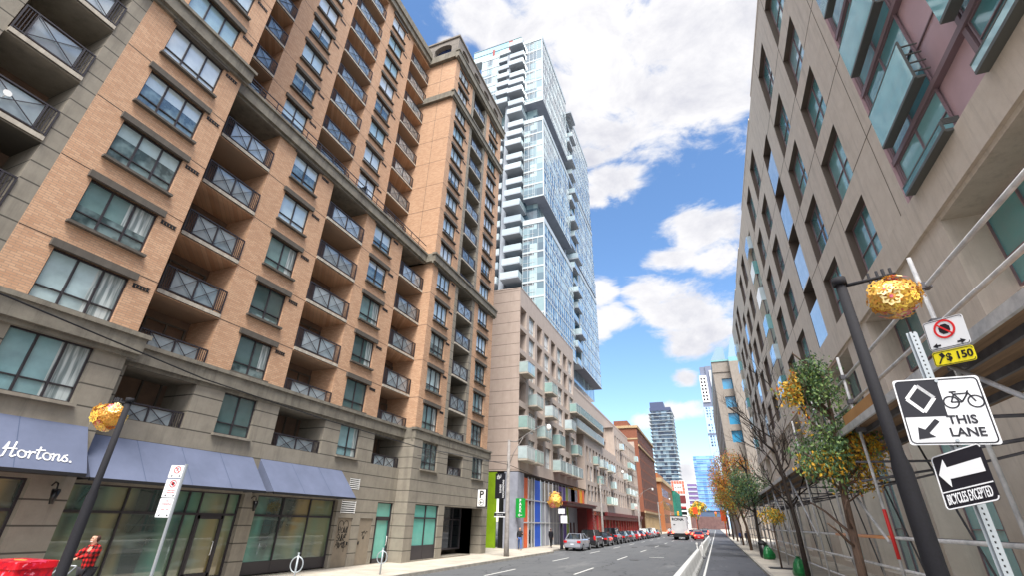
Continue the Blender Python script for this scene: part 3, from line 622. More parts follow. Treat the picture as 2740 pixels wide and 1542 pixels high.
# ------------------------------------------------------------ taupe podium building with the coloured glass base
MAT['taupe'] = stone('striped_taupe_panel', C(184, 168, 158), C(170, 154, 144), 1.3, .4, .25, .05)
MAT['taupe2'] = stone('taupe_panel', C(188, 174, 164), C(172, 158, 148), None, 0, .25)
MAT['clear'] = glass('pale_green_guard_glass', [C(176, 196, 196), C(190, 206, 210), C(150, 182, 178)], ior=1.9)
MAT['wframe'] = plain('pale_grey_frame', C(196, 198, 200), .45)
def col(n, r, g, b, rough=.5): MAT[n] = noisy(n, C(r, g, b), C(int(r*.88), int(g*.88), int(b*.88)), 1.5, rough)
col('lime', 140, 178, 22); col('grey_panel', 158, 162, 176); col('orange_p', 232, 104, 50); col('blue_p', 30, 96, 220); col('purple_p', 96, 70, 170); col('yellow_p', 244, 180, 24); col('maroon', 104, 34, 36); col('red_p', 156, 44, 44); col('teal_strip', 120, 210, 205)
def jag(z): return 2.4+(z-2.4)*.9556
XP = -17.2
B = thing('podium_building', 'taupe mid-rise with box balconies above lime, orange and blue glass at street level', 'building', (XP, 56, 0))
pw = MB(); ops = []; rows = [24.47, 21.70, 18.84, 15.97, 13.10, 10.14]; colsY = [44.96+2.938*i for i in range(8)]
for i, y in enumerate(colsY):
    for z in rows:
        if i % 2 == 0: ops.append((y, y+2.05, z-2.25, z, 1.3, 1, 0))
        else: ops.append((y, y+2.05, z-2.25, z, .3, None, 0))
facade(pw, PL(XP), 44.9, 68.6, 6.78, 26.75, ops, 0); facade(pw, PF(44.9), -32, XP, 6.78, 26.75, [], 2)
pw.quad([(XP, 68.6, 6.78), (-19, 68.6, 6.78), (-19, 68.6, 26.75), (XP, 68.6, 26.75)], 0); pw.quad([(-32, 44.9, 26.6), (XP, 44.9, 26.6), (XP, 68.6, 26.6), (-32, 68.6, 26.6)], 0)
pw.box(XP-.25, XP+.03, 44.87, 68.62, 26.75, 26.9, 0); pw.box(-32, XP-.26, 44.87, 45.1, 26.75, 26.9, 0); pw.quad([(-32, 44.9, 6.78), (XP, 44.9, 6.78), (XP, 100, 6.78), (-32, 100, 6.78)], 1)
pw.build('panel_wall', ['taupe2', 'inner', 'taupe'], B)
for i, y in enumerate(colsY):
    for z in rows:
        if i % 2: window(B, (XP-.22, y+.02, z-2.23), RL, 2.01, 2.2, 2, .7, 'g_hi', 'wframe', False, False)
        else: window(B, (XP-1.25, y+.3, z-2.2), RL, 1.7, 2.0, 2, .5, 'g_dark', 'frame', False, False)
bb = MB(); bb.box(0, 2.3, -1.0, 0, -.16, 0)
bg_ = MB(); bg_.box(0, 2.3, -1.0, -.97, .03, 1.15); bg_.box(0, .03, -.97, -.02, .03, 1.15); bg_.box(2.27, 2.3, -.97, -.02, .03, 1.15)
br = MB(); br.box(-.01, 2.31, -1.02, -.96, 1.15, 1.2); br.box(-.01, .04, -.96, 0, 1.15, 1.2); br.box(2.26, 2.31, -.96, 0, 1.15, 1.2)
for x in (0, 1.15, 2.27): br.box(x, x+.03, -1.01, -.98, 0, 1.15)
BBm = (bb.mesh('balcony', 'slab'), bg_.mesh('glass_guard', 'clear'), br.mesh('railing', 'wframe'))
def boxbal(par, x, y, z, sy=1.0, rz=RL, sx=1.0):
    o = link('balcony', BBm[0], par, Vector((x, y, z))-par.matrix_basis.translation, rz); o.scale = (sx, sy, 1); link('glass_guard', BBm[1], o); link('railing', BBm[2], o); return o
for i, r in ((0, 2), (0, 4), (0, 5), (1, 3), (1, 5), (2, 4), (3, 2), (3, 3), (4, 4), (4, 5), (5, 5), (6, 3), (6, 5), (7, 2), (7, 4), (7, 5)):
    boxbal(B, XP, colsY[i]-.12, rows[r]-2.25)
# street level of the podium
gnd = MB(); gnd.box(-18.6, XP+.0, 44.9, 46.7, .13, 6.7); gnd.build('corner_pier', 'grey_panel', B)
gl = MB(); gl.box(-32, -19.4, 44.95, 45.1, .13, 6.7, 0); gl.box(-19.35, -18.65, 45.5, 45.6, .13, 6.7, 1); gl.build('side_wall', ['lime', 'dark'], B)
def strip(y0, y1, mat, nm='coloured_panel', z0=.15, z1=6.35, x=XP-.12): m = MB(); m.box(x-.06, x, y0, y1, z0, z1); return m.build(nm, mat, B)
strip(46.75, 48.1, 'orange_p'); strip(48.5, 50.0, 'g_dark', 'shop_glass'); strip(50.0, 52.1, 'blue_p'); strip(52.1, 52.5, 'teal_strip'); strip(52.5, 59.0, 'grey_panel', 'shop_glass'); strip(59.0, 62.2, 'purple_p'); strip(62.2, 63.4, 'lime'); strip(48.1, 48.5, 'wframe'); strip(63.4, 68.4, 'grey_panel'); strip(65.0, 67.0, 'lime', z0=4.6); 
for yy, w_ in ((53.0, 1.8), (55.2, 1.8), (57.2, 1.6)): strip(yy, yy+w_, 'g_dark', 'shop_glass', 4.4, 6.3, XP-.1)
for yy, w_ in ((64.0, .7), (65.6, .7)): strip(yy, yy+w_, 'g_dark', 'shop_door', .15, 2.4, XP-.1)
mu = MB()
for z in (2.3, 4.35): mu.box(XP-.1, XP-.03, 46.75, 63.5, z-.05, z+.05)
for y in (48.1, 49.25, 50.0, 52.1, 53.6, 55.1, 56.6, 58.0, 59.0, 60.6, 62.2, 63.4): mu.box(XP-.1, XP-.035, y-.04, y+.04, .15, 6.5)
mu.build('mullion_frame', 'wframe', B)
# second, lower wing with long glass balconies above it
Y2 = 73.3; w2 = MB(); ops = []
r2 = [13.3, 10.5, 7.6+.0]; 
def jz(z): return 2.4+(z-2.4)*.9556
rws = [13.2, 10.4, 7.6]; c2 = [74.6+2.35*i for i in range(11)]
rws3 = [18.9, 16.1]; 
for i, y in enumerate(c2):
    for z in rws: ops.append((y, y+1.35, z-2.2, z, (.9 if i % 3 == 0 else .25), 1, 0))
facade(w2, PL(XP), Y2, 100.5, 4.1, 14.7, ops, 0)
ops = []
c3 = [101.5+2.45*i for i in range(12)]
for i, y in enumerate(c3):
    for z in (19.0, 16.2, 13.2, 10.4, 7.6): ops.append((y, y+1.4, z-2.25, z, (.9 if i % 3 == 0 else .25), 1, 0))
facade(w2, PL(XP), 100.5, 131, 4.1, 20.4, ops, 0); facade(w2, PF(Y2), -20, XP, 4.1, 14.7, [], 0); facade(w2, PF(100.5), -19, XP, 14.7, 20.4, [], 0)
w2.quad([(-20, Y2, 14.6), (XP, Y2, 14.6), (XP, 100.5, 14.6), (-20, 100.5, 14.6)], 0); w2.quad([(-32, 100, 20.4), (XP, 100, 20.4), (XP, 131, 20.4), (-32, 131, 20.4)], 0)
facade(w2, PL(-18.9), 68.6, 131, 14.6, 22.6, [(72, 100, 15.2, 17.4, .4, 1), (72, 100, 18.0, 20.2, .4, 1)], 0); w2.quad([(-32, 68.6, 22.6), (-18.9, 68.6, 22.6), (-18.9, 131, 22.6), (-32, 131, 22.6)], 0); facade(w2, PL(-19.0), 68.6, Y2, .1, 27, [], 0)
w2.box(-20, -18.85, 68.6, 131, 22.6, 23.0, 0); w2.quad([(XP, 131, 0), (-32, 131, 0), (-32, 131, 22), (XP, 131, 22)], 0)
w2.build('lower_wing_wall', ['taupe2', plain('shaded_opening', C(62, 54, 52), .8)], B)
for z in (14.75, 17.0):
    m = MB(); m.box(-18.9, -16.7, 67.5, 87.0, z, z+.2); o = m.build('balcony', 'slab', B)
    m = MB(); m.box(-16.76, -16.72, 67.5, 87.0, z+.22, z+1.3); m.box(-18.9, -16.78, 67.5, 67.54, z+.22, z+1.3); m.build('glass_guard', 'clear', o)
    m = MB(); m.box(-16.78, -16.7, 67.48, 87.0, z+1.3, z+1.35)
    for k in range(14): m.box(-16.79, -16.77, 67.5+k*1.5, 67.55+k*1.5, z+.2, z+1.3)
    m.build('railing', 'wframe', o)
rg = random.Random(11)
for i, y in enumerate(c2):
    for r, z in enumerate(rws):
        if i % 3 == 1: window(B, (XP-.2, y+.02, z-2.18), RL, 1.31, 2.15, 1, .6, 'g_hi', 'wframe', False, False)
        if rg.random() < .28: boxbal(B, XP, y-.1, z-2.2, .8, RL, .7)
for i, y in enumerate(c3):
    for r, z in enumerate((19.0, 16.2, 13.2, 10.4, 7.6)):
        if i % 3 == 1 and (r+i) % 2: window(B, (XP-.2, y+.02, z-2.2), RL, 1.36, 2.2, 1, .6, 'g_hi', 'wframe', False, False)
        if rg.random() < .2: boxbal(B, XP, y-.1, z-2.2, .8, RL, .7)
# red shop band, canopy, yellow panel
m = MB(); m.box(XP, XP+.5, 86, 131, 3.55, 4.1); m.box(XP, XP+.12, 84, 131, 2.95, 3.5); m.build('shop_fascia', 'maroon', B)
m = MB(); m.box(XP-.5, XP-.4, Y2, 131, .13, 4.1, 1)
for y in range(78, 131, 3): m.box(XP-.4, XP-.1, y, y+.3, .13, 3.5, 0)
m.build('shop_front', ['red_p', 'g_store'], B)
m = MB(); m.box(-19, XP-.15, 66.6, 72.5, 4.5, 6.7, 0); m.build('coloured_panel', 'yellow_p', B)
for a_, b_ in ((68.8, 69.5), (71.2, 72.3)): m = MB(); m.box(XP-.14, XP-.1, a_, b_, 4.5, 6.6); m.build('coloured_panel', 'orange_p', B)
m = MB(); m.box(XP, -15.0, 54.5, 69.3, 4.12, 4.4); m.box(XP, -14.85, 54.35, 69.45, 4.4, 4.52); m.build('entrance_canopy', 'maroon', B)
m = MB(); m.box(-19, -15.4, 68.6, 69.3, .13, 4.1)
for k in range(9): m.box(-15.39, -15.3, 68.5, 69.5, .4+k*.4, .6+k*.4)
m.build('entrance_wall', 'red_p', B)
m = MB(); m.box(-18.5, -16.0, 67.9, 68.0, .13, 4.1); m.build('entrance_wall', 'maroon', B)

# ------------------------------------------------------------ glass tower on the podium
TW = thing('glass_tower', 'very tall pale blue glass tower of staggered boxes rising from the taupe mid-rise', 'tower', (-19.5, 75, 26.6))
def curtain(name, pal, cell, line=C(222, 230, 236), bump=.1):
    m = M(name, pal[0], .15, .0); m.b.inputs['Coat Weight'].default_value = 1; m.b.inputs['Coat IOR'].default_value = 1.45; m.b.inputs['Coat Roughness'].default_value = .03
    sn = m.nd('ShaderNodeVectorMath', operation='SNAP'); m.ln(m.co(), sn.inputs[0]); sn.inputs[1].default_value = cell
    w = m.nd('ShaderNodeTexWhiteNoise'); m.ln(sn.outputs[0], w.inputs[0]); rp = m.nd('ShaderNodeValToRGB'); m.ln(w.outputs[0], rp.inputs[0]); cr = rp.color_ramp; cr.interpolation = 'CONSTANT'
    cr.elements[0].color = pal[0]; cr.elements[1].color = pal[-1]; cr.elements[1].position = 1-1/len(pal)
    for i, p in enumerate(pal[1:-1]): e = cr.elements.new((i+1)/len(pal)); e.color = p
    m.base(rp.outputs[0]); m.bump(m.ns(.5, 2, .5), bump, .1); return m.m
MAT['cw'] = curtain('tower_glass', [C(118, 146, 156), C(88, 114, 128), C(146, 172, 178), C(70, 94, 110), C(162, 186, 190)], (1.27, 1.27, 2.85))
MAT['tw'] = plain('tower_white_band', C(180, 190, 196), .45)
MAT['twg'] = plain('tower_grey', C(150, 158, 168), .6)
MAT['tsof'] = noisy('tower_soffit', C(120, 126, 140), C(104, 110, 124), 1)
def tbox(x0, x1, y0, y1, z0, z1, fh=2.85, cap=1.0, seed=0):
    """one glass box of the tower; faces +X and -Y carry real mullions and slab bands"""
    rr = random.Random(seed); a = MB(); a.box(x0, x1, y0, y1, z0+.3, z1-cap, 0); a.build('curtain_wall', 'cw', TW)
    b = MB(); b.box(x0, x1+.06, y0-.06, y1, z0, z0+.28); b.box(x0, x1+.1, y0-.1, y1, z1-cap, z1)
    n = int(round((z1-cap-z0)/fh)); fh = (z1-cap-z0)/n
    for i in range(1, n): zz = z0+i*fh; b.box(x0, x1+.05, y0-.05, y1, zz-.16, zz+.16)
    b.box(x1-.12, x1+.07, y0-.07, y0+.12, z0+.28, z1-cap)
    b.build('floor_band', 'tw', TW)
    c = MB(); d = MB()
    for i in range(n):
        za, zb = z0+i*fh+.16, z0+(i+1)*fh-.16; y = y0+.3
        while y < y1-.3:
            c.box(x1, x1+.045, y-.035, y+.035, za, zb)
            if rr.random() < .55: c.box(x1, x1+.02, y+.1, y+.95, za+.05, za+.62+.4*rr.random(), 1)
            y += rr.choice([.9, 1.2, 1.5])
        c.box(x1, x1+.04, y0, y1, za+.68, za+.74); x = x0+.1; k = 0
        while x < x1-1.6: c.box(x-.03, x+.03, y0-.045, y0, za, zb); x += .85
        c.box(x1-1.75+.12*i, x1-1.69+.12*i, y0-.045, y0, za, zb); c.box(x0, x1-1.7, y0-.04, y0, za+.66, za+.72); c.box(x0, x1-1.7, y0-.04, y0, zb-.4, zb-.35)
        c.box(x0+.1, x1-1.8, y0-.015, y0, zb-.34, zb-.05, 1)
    c.build('mullion_frame', ['tw', 'g_dark'], TW)
    s_ = MB(); s_.quad([(x0, y0, z0-.01), (x1+.06, y0, z0-.01), (x1+.06, y1, z0-.01), (x0, y1, z0-.01)]); s_.build('soffit', 'tsof', TW)
TX, TY = -19.5, 61.4
core = MB(); core.box(-36, TX-1.8, TY+1.8, 103, 26.6, 92.5, 0); core.build('core_wall', 'cw', TW)
core = MB(); core.box(-27.4, -26.5, TY-.1, TY+2, 26.6, 93.5, 0); core.box(TX-2.2, TX-1.5, 80.3, 81.2, 26.6, 92, 0); core.build('concrete_fin', 'twg', TW)
tbox(-23.3, TX, TY, 80, 76.7, 96.2, seed=1); tbox(-23.3, TX, TY, 80, 53.2, 72.3, seed=2); tbox(-23.3, TX, TY, 80, 28.2, 48.6, seed=3)
tbox(-30, TX, 84.5, 103, 72.3, 95.3, seed=4); tbox(-30, TX, 84.5, 103, 52.0, 71.5, seed=5); tbox(-30, TX, 84.5, 103, 29.3, 51.2, seed=6)
m = MB(); m.box(-33.5, -29.4, TY-.05, TY+1.8, 77, 94.3, 0); m.build('curtain_wall', 'cw', TW)
m = MB()
for i in range(7): m.box(-33.6, -29.3, TY-.12, TY+1.8, 77+2.85*i-.2, 77+2.85*i+.2)
for i in range(6): m.box(-33.5+.8*i, -33.44+.8*i, TY-.1, TY, 77, 94.3)
m.box(-36, -24, TY-.1, TY+1.8, 94.4, 95.0); m.build('floor_band', 'tw', TW)
MAT['crown'] = curtain('crown_glass', [C(130, 190, 206), C(160, 208, 214), C(140, 186, 210), C(176, 220, 220)], (2.5, 2.5, 1.6))
m = MB(); m.box(-36, -24.4, TY+.3, TY+.5, 95, 98.8, 0); m.box(-24.6, -24.4, TY+.5, 75, 95, 98.6, 0); m.build('crown_screen', 'crown', TW)
m = MB(); m.box(-36, -24.3, TY+.2, TY+.28, 98.7, 98.85); m.box(-36, -24.3, TY+.2, TY+.28, 96.8, 96.9); m.build('crown_rail', 'twg', TW)
m = MB(); m.box(-27.3, -26.4, TY+.18, TY+.26, 95.2, 98.5); m.box(-31.2, -30.7, TY+.18, TY+.26, 95.2, 97.5); m.build('crown_panel', 'red_p', TW)
tb_s = MB(); tb_s.box(0, 1, -1, 0, -.2, 0); tb_g = MB(); tb_g.box(0, 1, -1.0, -.98, .02, 1.1); tb_g.box(0, .012, -.98, 0, .02, 1.1); tb_g.box(.988, 1, -.98, 0, .02, 1.1)
MAT['tguard'] = glass('tower_guard_glass', [C(166, 186, 194), C(150, 170, 182), C(178, 196, 202)], ior=1.7)
TBm = (tb_s.mesh('balcony', 'twg'), tb_g.mesh('glass_guard', 'tguard'))
tbase = TW.matrix_basis.translation
def tbal(x, y, z, w, d, rz=0):
    o = link('balcony', TBm[0], TW, Vector((x, y, z))-tbase, rz); o.scale = (w, d, 1); link('glass_guard', TBm[1], o)
for i in range(24):
    z = 28.5+2.85*i
    dpt = 1.0+.35*((i*3) % 5); tbal(-26.5+.0, TY+1.7, z, 3.15, 1.7+dpt*.7)
    if z < 74: tbal(-29.5, TY+1.7, z, 2.0, 1.5+dpt*.4)
for i in range(6): tbal(-29.4, TY+1.7, 78+2.85*i, 2.8-.2*i*0, 3.0-.25*i)
for i in range(23):
    z = 29.0+2.85*i; tbal(TX-1.8, 80.1 if i % 2 else 81.5, z, 3.6, 1.8+.5*((i*7) % 3), RL)
m = MB(); m.box(-24, TX+1.2, 80, 84.5, 92.0, 92.6); m.build('roof_canopy', 'twg', TW)

# ------------------------------------------------------------ red brick office, orange building and sign tower further down
MAT['redbrick'] = brick('red_brick', C(144, 84, 62), C(122, 68, 50), C(150, 110, 90), .25, .078, .3)
MAT['sand'] = stone('sandstone', C(196, 170, 132), C(170, 146, 112))
MAT['obrick'] = brick('orange_brick_far', C(172, 104, 62), C(150, 88, 52), C(170, 120, 80), .25, .078, .3)
RB = thing('brick_warehouse', 'tall dark red brick warehouse with narrow windows, beyond the taupe mid-rise', 'building', (-17.5, 160, 0))
m = MB(); ops = []; n = 13; st = (182-142)/n
for i in range(n):
    y = 142+st*i+.55
    for j in range(8): ops.append((y+.25, y+st-1.35, 6.3+2.6*j, 8.5+2.6*j, .06))
facade(m, PL(-17.5), 141.4, 182.4, 5.4, 27.4, ops, 0, 3, 3); facade(m, PF(141.4), -34, -17.5, 5.4, 27.4, [], 0); facade(m, PL(-17.45), 141.4, 182.4, .1, 5.4, [(143+3.4*i, 145+3.4*i, 1.2, 4.2, .4) for i in range(12)], 2, 2, 1)
m.box(-34, -17.2, 141.1, 182.6, 27.4, 28.1, 2); m.box(-17.5, -17.1, 141.3, 182.5, 5.2, 5.7, 2); m.box(-17.5, -17.2, 141.3, 182.5, 22.3, 22.8, 2); m.quad([(-34, 182.4, 0), (-17.5, 182.4, 0), (-17.5, 182.4, 27.4), (-34, 182.4, 27.4)], 0)
for i in range(n+1): y = 142+st*i; m.box(-17.5, -17.47, y-.22, y+.22, 5.7, 22.3, 0)
m.box(-24, -20, 141.5, 150, 28.1, 29.6, 0); m.box(-34, -17.49, 141.3, 141.38, 24.2, 24.6, 2); m.build('brick_wall', ['redbrick', 'g_dark', 'sand', plain('warehouse_glass', C(56, 50, 54), .6)], RB)
OB = thing('corner_brick_building', 'orange brick low-rise with a pale stone cornice, past the dark red warehouse', 'building', (-17.5, 225, 0))
m = MB(); ops = [(201+4*i, 203.4+4*i, 3+4.6*j, 6+4.6*j, .06) for i in range(12) for j in range(3)]
facade(m, PL(-17.5), 199, 250, .1, 17.2, ops, 0, 1, 1); facade(m, PF(199), -40, -17.5, .1, 17.2, [(-21-4*i, -19.2-4*i, 3+4.6*j, 6+4.6*j, .4) for i in range(4) for j in range(3)], 0, 0, 1); m.box(-40, -16.9, 198.4, 250, 17.2, 18.6, 2); m.box(-30, -18.5, 200, 225, 18.6, 20.5, 0)
m.build('brick_wall', ['obrick', 'g_dark', 'sand'], OB)
NT = thing('scaffold_netting', 'green scaffold netting wrapped round a frontage beyond the orange brick building', 'scaffold netting', (-16.6, 262, 0))
MAT['net'] = noisy('green_netting', C(40, 132, 112), C(20, 90, 80), .6)
m = MB(); m.box(-18, -16.0, 250.2, 285, .1, 17, 0)
for i in range(12): m.box(-15.98, -15.9, 250.5+3*i, 250.7+3*i, .1, 17.2, 0)
o = m.build('netting', 'net'); o.parent = NT; o.location = (16.6, -262, 0)
SG = thing('cinema_building', 'building topped by an orange and white checked screen reading SCENE', 'building', (-18.5, 330, 0))
m = MB(); m.box(-22.9, -14.8, 330, 345, .1, 27.4, 0); m.box(-22.6, -15.2, 329.7, 330, 14.5, 19.0, 1)
for j in range(4): m.box(-22, -15.5, 329.85, 330, 3+2.6*j, 4.6+2.6*j, 2)
m.build('tower_wall', ['white', 'maroon', 'g_dark'], SG)
MAT['coral'] = plain('coral_panel', C(236, 104, 84), .5)
m = MB()
for i in range(5):
    for j in range(4):
        if i in (1, 2, 3) and j in (1, 2): continue
        m.box(-22.7+1.58*i, -21.35+1.58*i, 329.8, 329.95, 19.9+1.9*j, 21.5+1.9*j)
m.build('checked_screen', 'coral', SG)
text('SCENE', 1.5, 'black', SG, T(-18.85-(-18.5), -.3, 23.6), bold=.02)
m = MB(); m.box(-22.2, -15.6, 329.6, 329.8, 11.6, 12.8); m.build('shop_fascia', 'red_p', SG)
# slab-balconied grey tower
GT = thing('balcony_tower', 'distant dark tower ringed by pale balcony slabs above the orange brick building', 'tower', (-30, 425, 0))
MAT['gt_glass'] = curtain('grey_tower_glass', [C(90, 116, 140), C(60, 84, 110), C(150, 176, 190), C(44, 64, 92), C(120, 148, 168)], (2.2, 2.2, 3.2))
m = MB(); m.box(-38.5, -22.5, 420, 438, .1, 90, 0); m.build('curtain_wall', 'gt_glass', GT)
m = MB(); m.box(-38.8, -27.5, 419.6, 438, 92.5, 97.4); m.box(-39.3, -22, 419.2, 438.5, 90, 92.6); m.build('mechanical_crown', plain('crown_metal', C(66, 76, 108), .5), GT)
for i in range(29):
    m = MB(); z = 3+3.02*i; e = .5*((i*5) % 3); m.box(-40.6-e*.3, -20.8+e*.2, 418.2, 440, z, z+.28); m.build('balcony_slab', 'tw', GT)
BG = thing('blue_office_tower', 'blue glass office block closing the far end of the street on the right', 'tower', (-3, 510, 0))
MAT['bg_glass'] = curtain('blue_glass', [C(110, 160, 214), C(90, 140, 200), C(130, 178, 226)], (3, 3, 3.4))
m = MB(); m.box(-11.5, 8, 500, 530, 15, 62, 0); m.build('curtain_wall', 'bg_glass', BG)
m = MB()
for i in range(14): m.box(-11.9, 8, 499.7, 530, 15+3.4*i, 15.4+3.4*i)
m.build('floor_band', plain('bluish_band', C(150, 180, 214), .4), BG)
m = MB(); m.box(-12, 8, 500.5, 531, 0, 15); m.build('lower_wall', plain('slate_panel', C(84, 104, 130), .5), BG)
m = MB(); m.box(-20, 10, 470, 480, 0, 9.5)
LB = m.build('low_brick_block', noisy('dark_brownish_brick', C(122, 92, 88), C(90, 66, 66), .4)); tag(LB, 'low dark brick block across the end of the street under the blue tower', 'building')
PB = thing('purple_block', 'mid-rise with mauve panels and white bands left of the blue tower', 'building', (-16, 480, 0))
m = MB(); m.box(-19.5, -11.6, 481, 499, 0, 36); o = m.build('panel_wall', plain('mauve_panel', C(120, 100, 150), .6), PB)
m = MB()
for i in range(9): m.box(-19.7, -11.5, 480.7, 481, 4+3.6*i, 5.2+3.6*i)
m.build('floor_band', 'tw', PB)
WT = thing('white_condo_tower', 'very tall slim white tower with punched windows, far off on the right', 'tower', (14, 605, 0))
MAT['wt_lo'] = plain('pale_blue_cladding', C(170, 200, 232), .5); MAT['wt_hi'] = plain('white_cladding', C(226, 226, 230), .5); MAT['wt_dk'] = plain('grey_cladding', C(110, 118, 140), .5)
m = MB(); ops = []
rw = random.Random(4)
for j in range(14):
    for i in range(4):
        if rw.random() < .85: ops.append((8.3+3.3*i, 8.3+3.3*i+(1.2 if i % 2 else 2.0), 84+3.25*j, 86.2+3.25*j, .5))
facade(m, PF(600), 6.2, 24, 30, 129, ops, 0, 0, 1); m.box(6.2, 24, 601, 620, 0, 129, 0)
ops = [(7.9+3.4*i, 9.8+3.4*i, 136.5+4.2*j, 139+4.2*j, .5) for i in range(2) for j in range(7)]
facade(m, PF(599.5), 6.9, 15, 134.6, 167, ops, 3, 3, 1); m.box(6.9, 15, 600, 619, 134.6, 167, 3); m.box(15, 22, 602, 619, 129, 179, 2); m.box(8.9, 15, 604, 619, 167, 179, 2); m.box(19, 22.5, 599.8, 602, 136, 173, 3); m.box(6.6, 15, 600.5, 619, 129, 134.6, 2); m.box(6.4, 24, 599.4, 600, 97, 98.6, 2)
m.build('tower_wall', ['wt_lo', 'gt_glass', 'wt_dk', 'wt_hi'], WT)

# ------------------------------------------------------------ beige office block on the right
MAT['beige'] = stone('beige_precast', C(220, 210, 197), C(202, 191, 177), None, 0, .45)
MAT['pink'] = noisy('mauve_metal_panel', C(204, 174, 180), C(190, 160, 166), .8, .5)
MAT['mauve_frame'] = plain('mauve_frame', C(132, 112, 118), .5)
MAT['tealg'] = glass('teal_reflective_glass', [C(90, 168, 172), C(130, 196, 200), C(76, 148, 154), C(66, 130, 136), C(170, 214, 222)], ior=1.9)
MAT['skyg'] = glass('sky_tinted_glass', [C(196, 220, 234), C(206, 228, 238)], ior=2.0)  # bright base colour carries the reflection of the sky
MAT['joint'] = plain('joint_sealant', C(96, 84, 72), .9)
R = thing('office_block', 'long beige office block with window slots and teal glass bays along the right pavement', 'building', (8, 50, 0))
XR = 8.0; ZR = [11.9+.0, 15.5, 19.7, 23.87, 28.0, 33.05]   # heads of the window rows
wm = MB(); ops = []; wins = []
def rows_(a, b, dp=.36):
    for i, zt in enumerate(ZR[1:]): ops.append((a, b, zt-(3.07 if i < 4 else 3.75), zt, dp, None, 1)); wins.append((a, b, zt-(3.07 if i < 4 else 3.75), zt, dp))
nich = []
for s0 in (0, 36):
    for a in (20.45, 25.98, 37.0, 42.47): rows_(a+s0, a+3.12+s0)
    for i, zt in enumerate(ZR[1:-1]): ops.append((31.45+s0, 34.15+s0, zt-2.55, zt+(1.55 if i < 3 else 1.55), 1.0, None, 1)); nich.append((31.45+s0, 34.15+s0, zt-2.55, zt+1.55))
    ops.append((48.1+s0 if s0 == 0 else 84.1, 53.4+s0 if s0 == 0 else 88.5, 12.65, 31.3, .55, None))
facade(wm, PR(XR), 17.4, 90, 12.6, 34.8, [o for o in ops if o[1] <= 90], 0)
# roof notches read as lower parapet pieces
wm.box(XR-.03, XR+.6, 17.4, 32.6, 34.8, 35.0); wm.box(XR-.03, XR+.6, 35.3, 49.5, 34.8, 35.0); wm.box(XR-.03, XR+.6, 58.3, 68.6, 34.8, 35.0); wm.box(XR-.03, XR+.6, 71.3, 83, 34.8, 35.0)
wm.box(XR-.12, XR+.5, 8, 90, 11.35, 12.62, 0); wm.quad([(XR, 90, 0), (30, 90, 0), (30, 90, 34.8), (XR, 90, 34.8)]); wm.quad([(XR, 17.4, 34.8), (30, 17.4, 34.8), (30, 90, 34.8), (XR, 90, 34.8)])
wm.quad([(30, 0, 0), (30, 90, 0), (30, 90, 34.8), (30, 0, 34.8)]); wm.quad([(XR, 2, 34.8), (30, 2, 34.8), (30, 17.4, 34.8), (XR, 17.4, 34.8)])
# lower storeys: piers between big openings
low = [(10.2, 16.1), (19.9, 25.0), (28.6, 34.2), (37.8, 43.4), (47, 52.6), (56.2, 61.8), (65.4, 71), (74.6, 80.2), (83.8, 89.2), (2.5, 7.5)]
facade(wm, PR(XR), 0, 90, .1, 11.35, [(a, b, .5, 11.2, 1.1, None) for a, b in low], 0)
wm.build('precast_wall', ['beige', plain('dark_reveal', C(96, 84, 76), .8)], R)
for a, b in low:
    m = MB(); m.box(XR+1.05, XR+1.12, a, b, 7.2, 8.6, 0); m.box(XR+1.05, XR+1.12, a, a+.9, .5, 11.2, 0); m.build('spandrel_panel', 'pink', R)
    window(R, (XR+1.02, b, .5), RR, b-a, 6.6, 4, 2.0, 'tealg', 'mauve_frame', False, False); window(R, (XR+1.02, b, 8.7), RR, b-a-.9, 2.45, 3, .9, 'tealg', 'mauve_frame', False, False)
for (a, b, z0, z1, dp) in wins:
    if b <= 90: window(R, (XR+dp-.06, b, z0), RR, b-a, z1-z0, 2, (z1-z0)*.5, 'tealg', 'mauve_frame', False, False)
for (a, b, z0, z1) in nich:
    window(R, (XR+.95, b, z0), RR, b-a, z1-z0, 1, .9, 'tealg', 'mauve_frame', False, False)
    m = MB(); m.box(XR+.02, XR+.08, a, a+(b-a)*.98, z0+.0, z0+2.45); o = m.build('glass_fin', 'skyg', R)
# teal glass bay halfway along
for (a, b) in ((48.1, 53.4), (84.1, 88.5)):
    for j in range(6):
        zz = 12.7+3.1*j; window(R, (XR+.5, b, zz), RR, b-a, 2.9, 2, 1.0, 'tealg', 'mauve_frame', False, False)
        m = MB(); m.box(XR-.42, XR-.36, a+.2, a+2.9, zz+.9, zz+2.4); m.box(XR-.36, XR+.5, a+.2, a+.26, zz+.9, zz+2.4); m.build('glass_fin', 'skyg' if j % 2 else 'tealg', R)
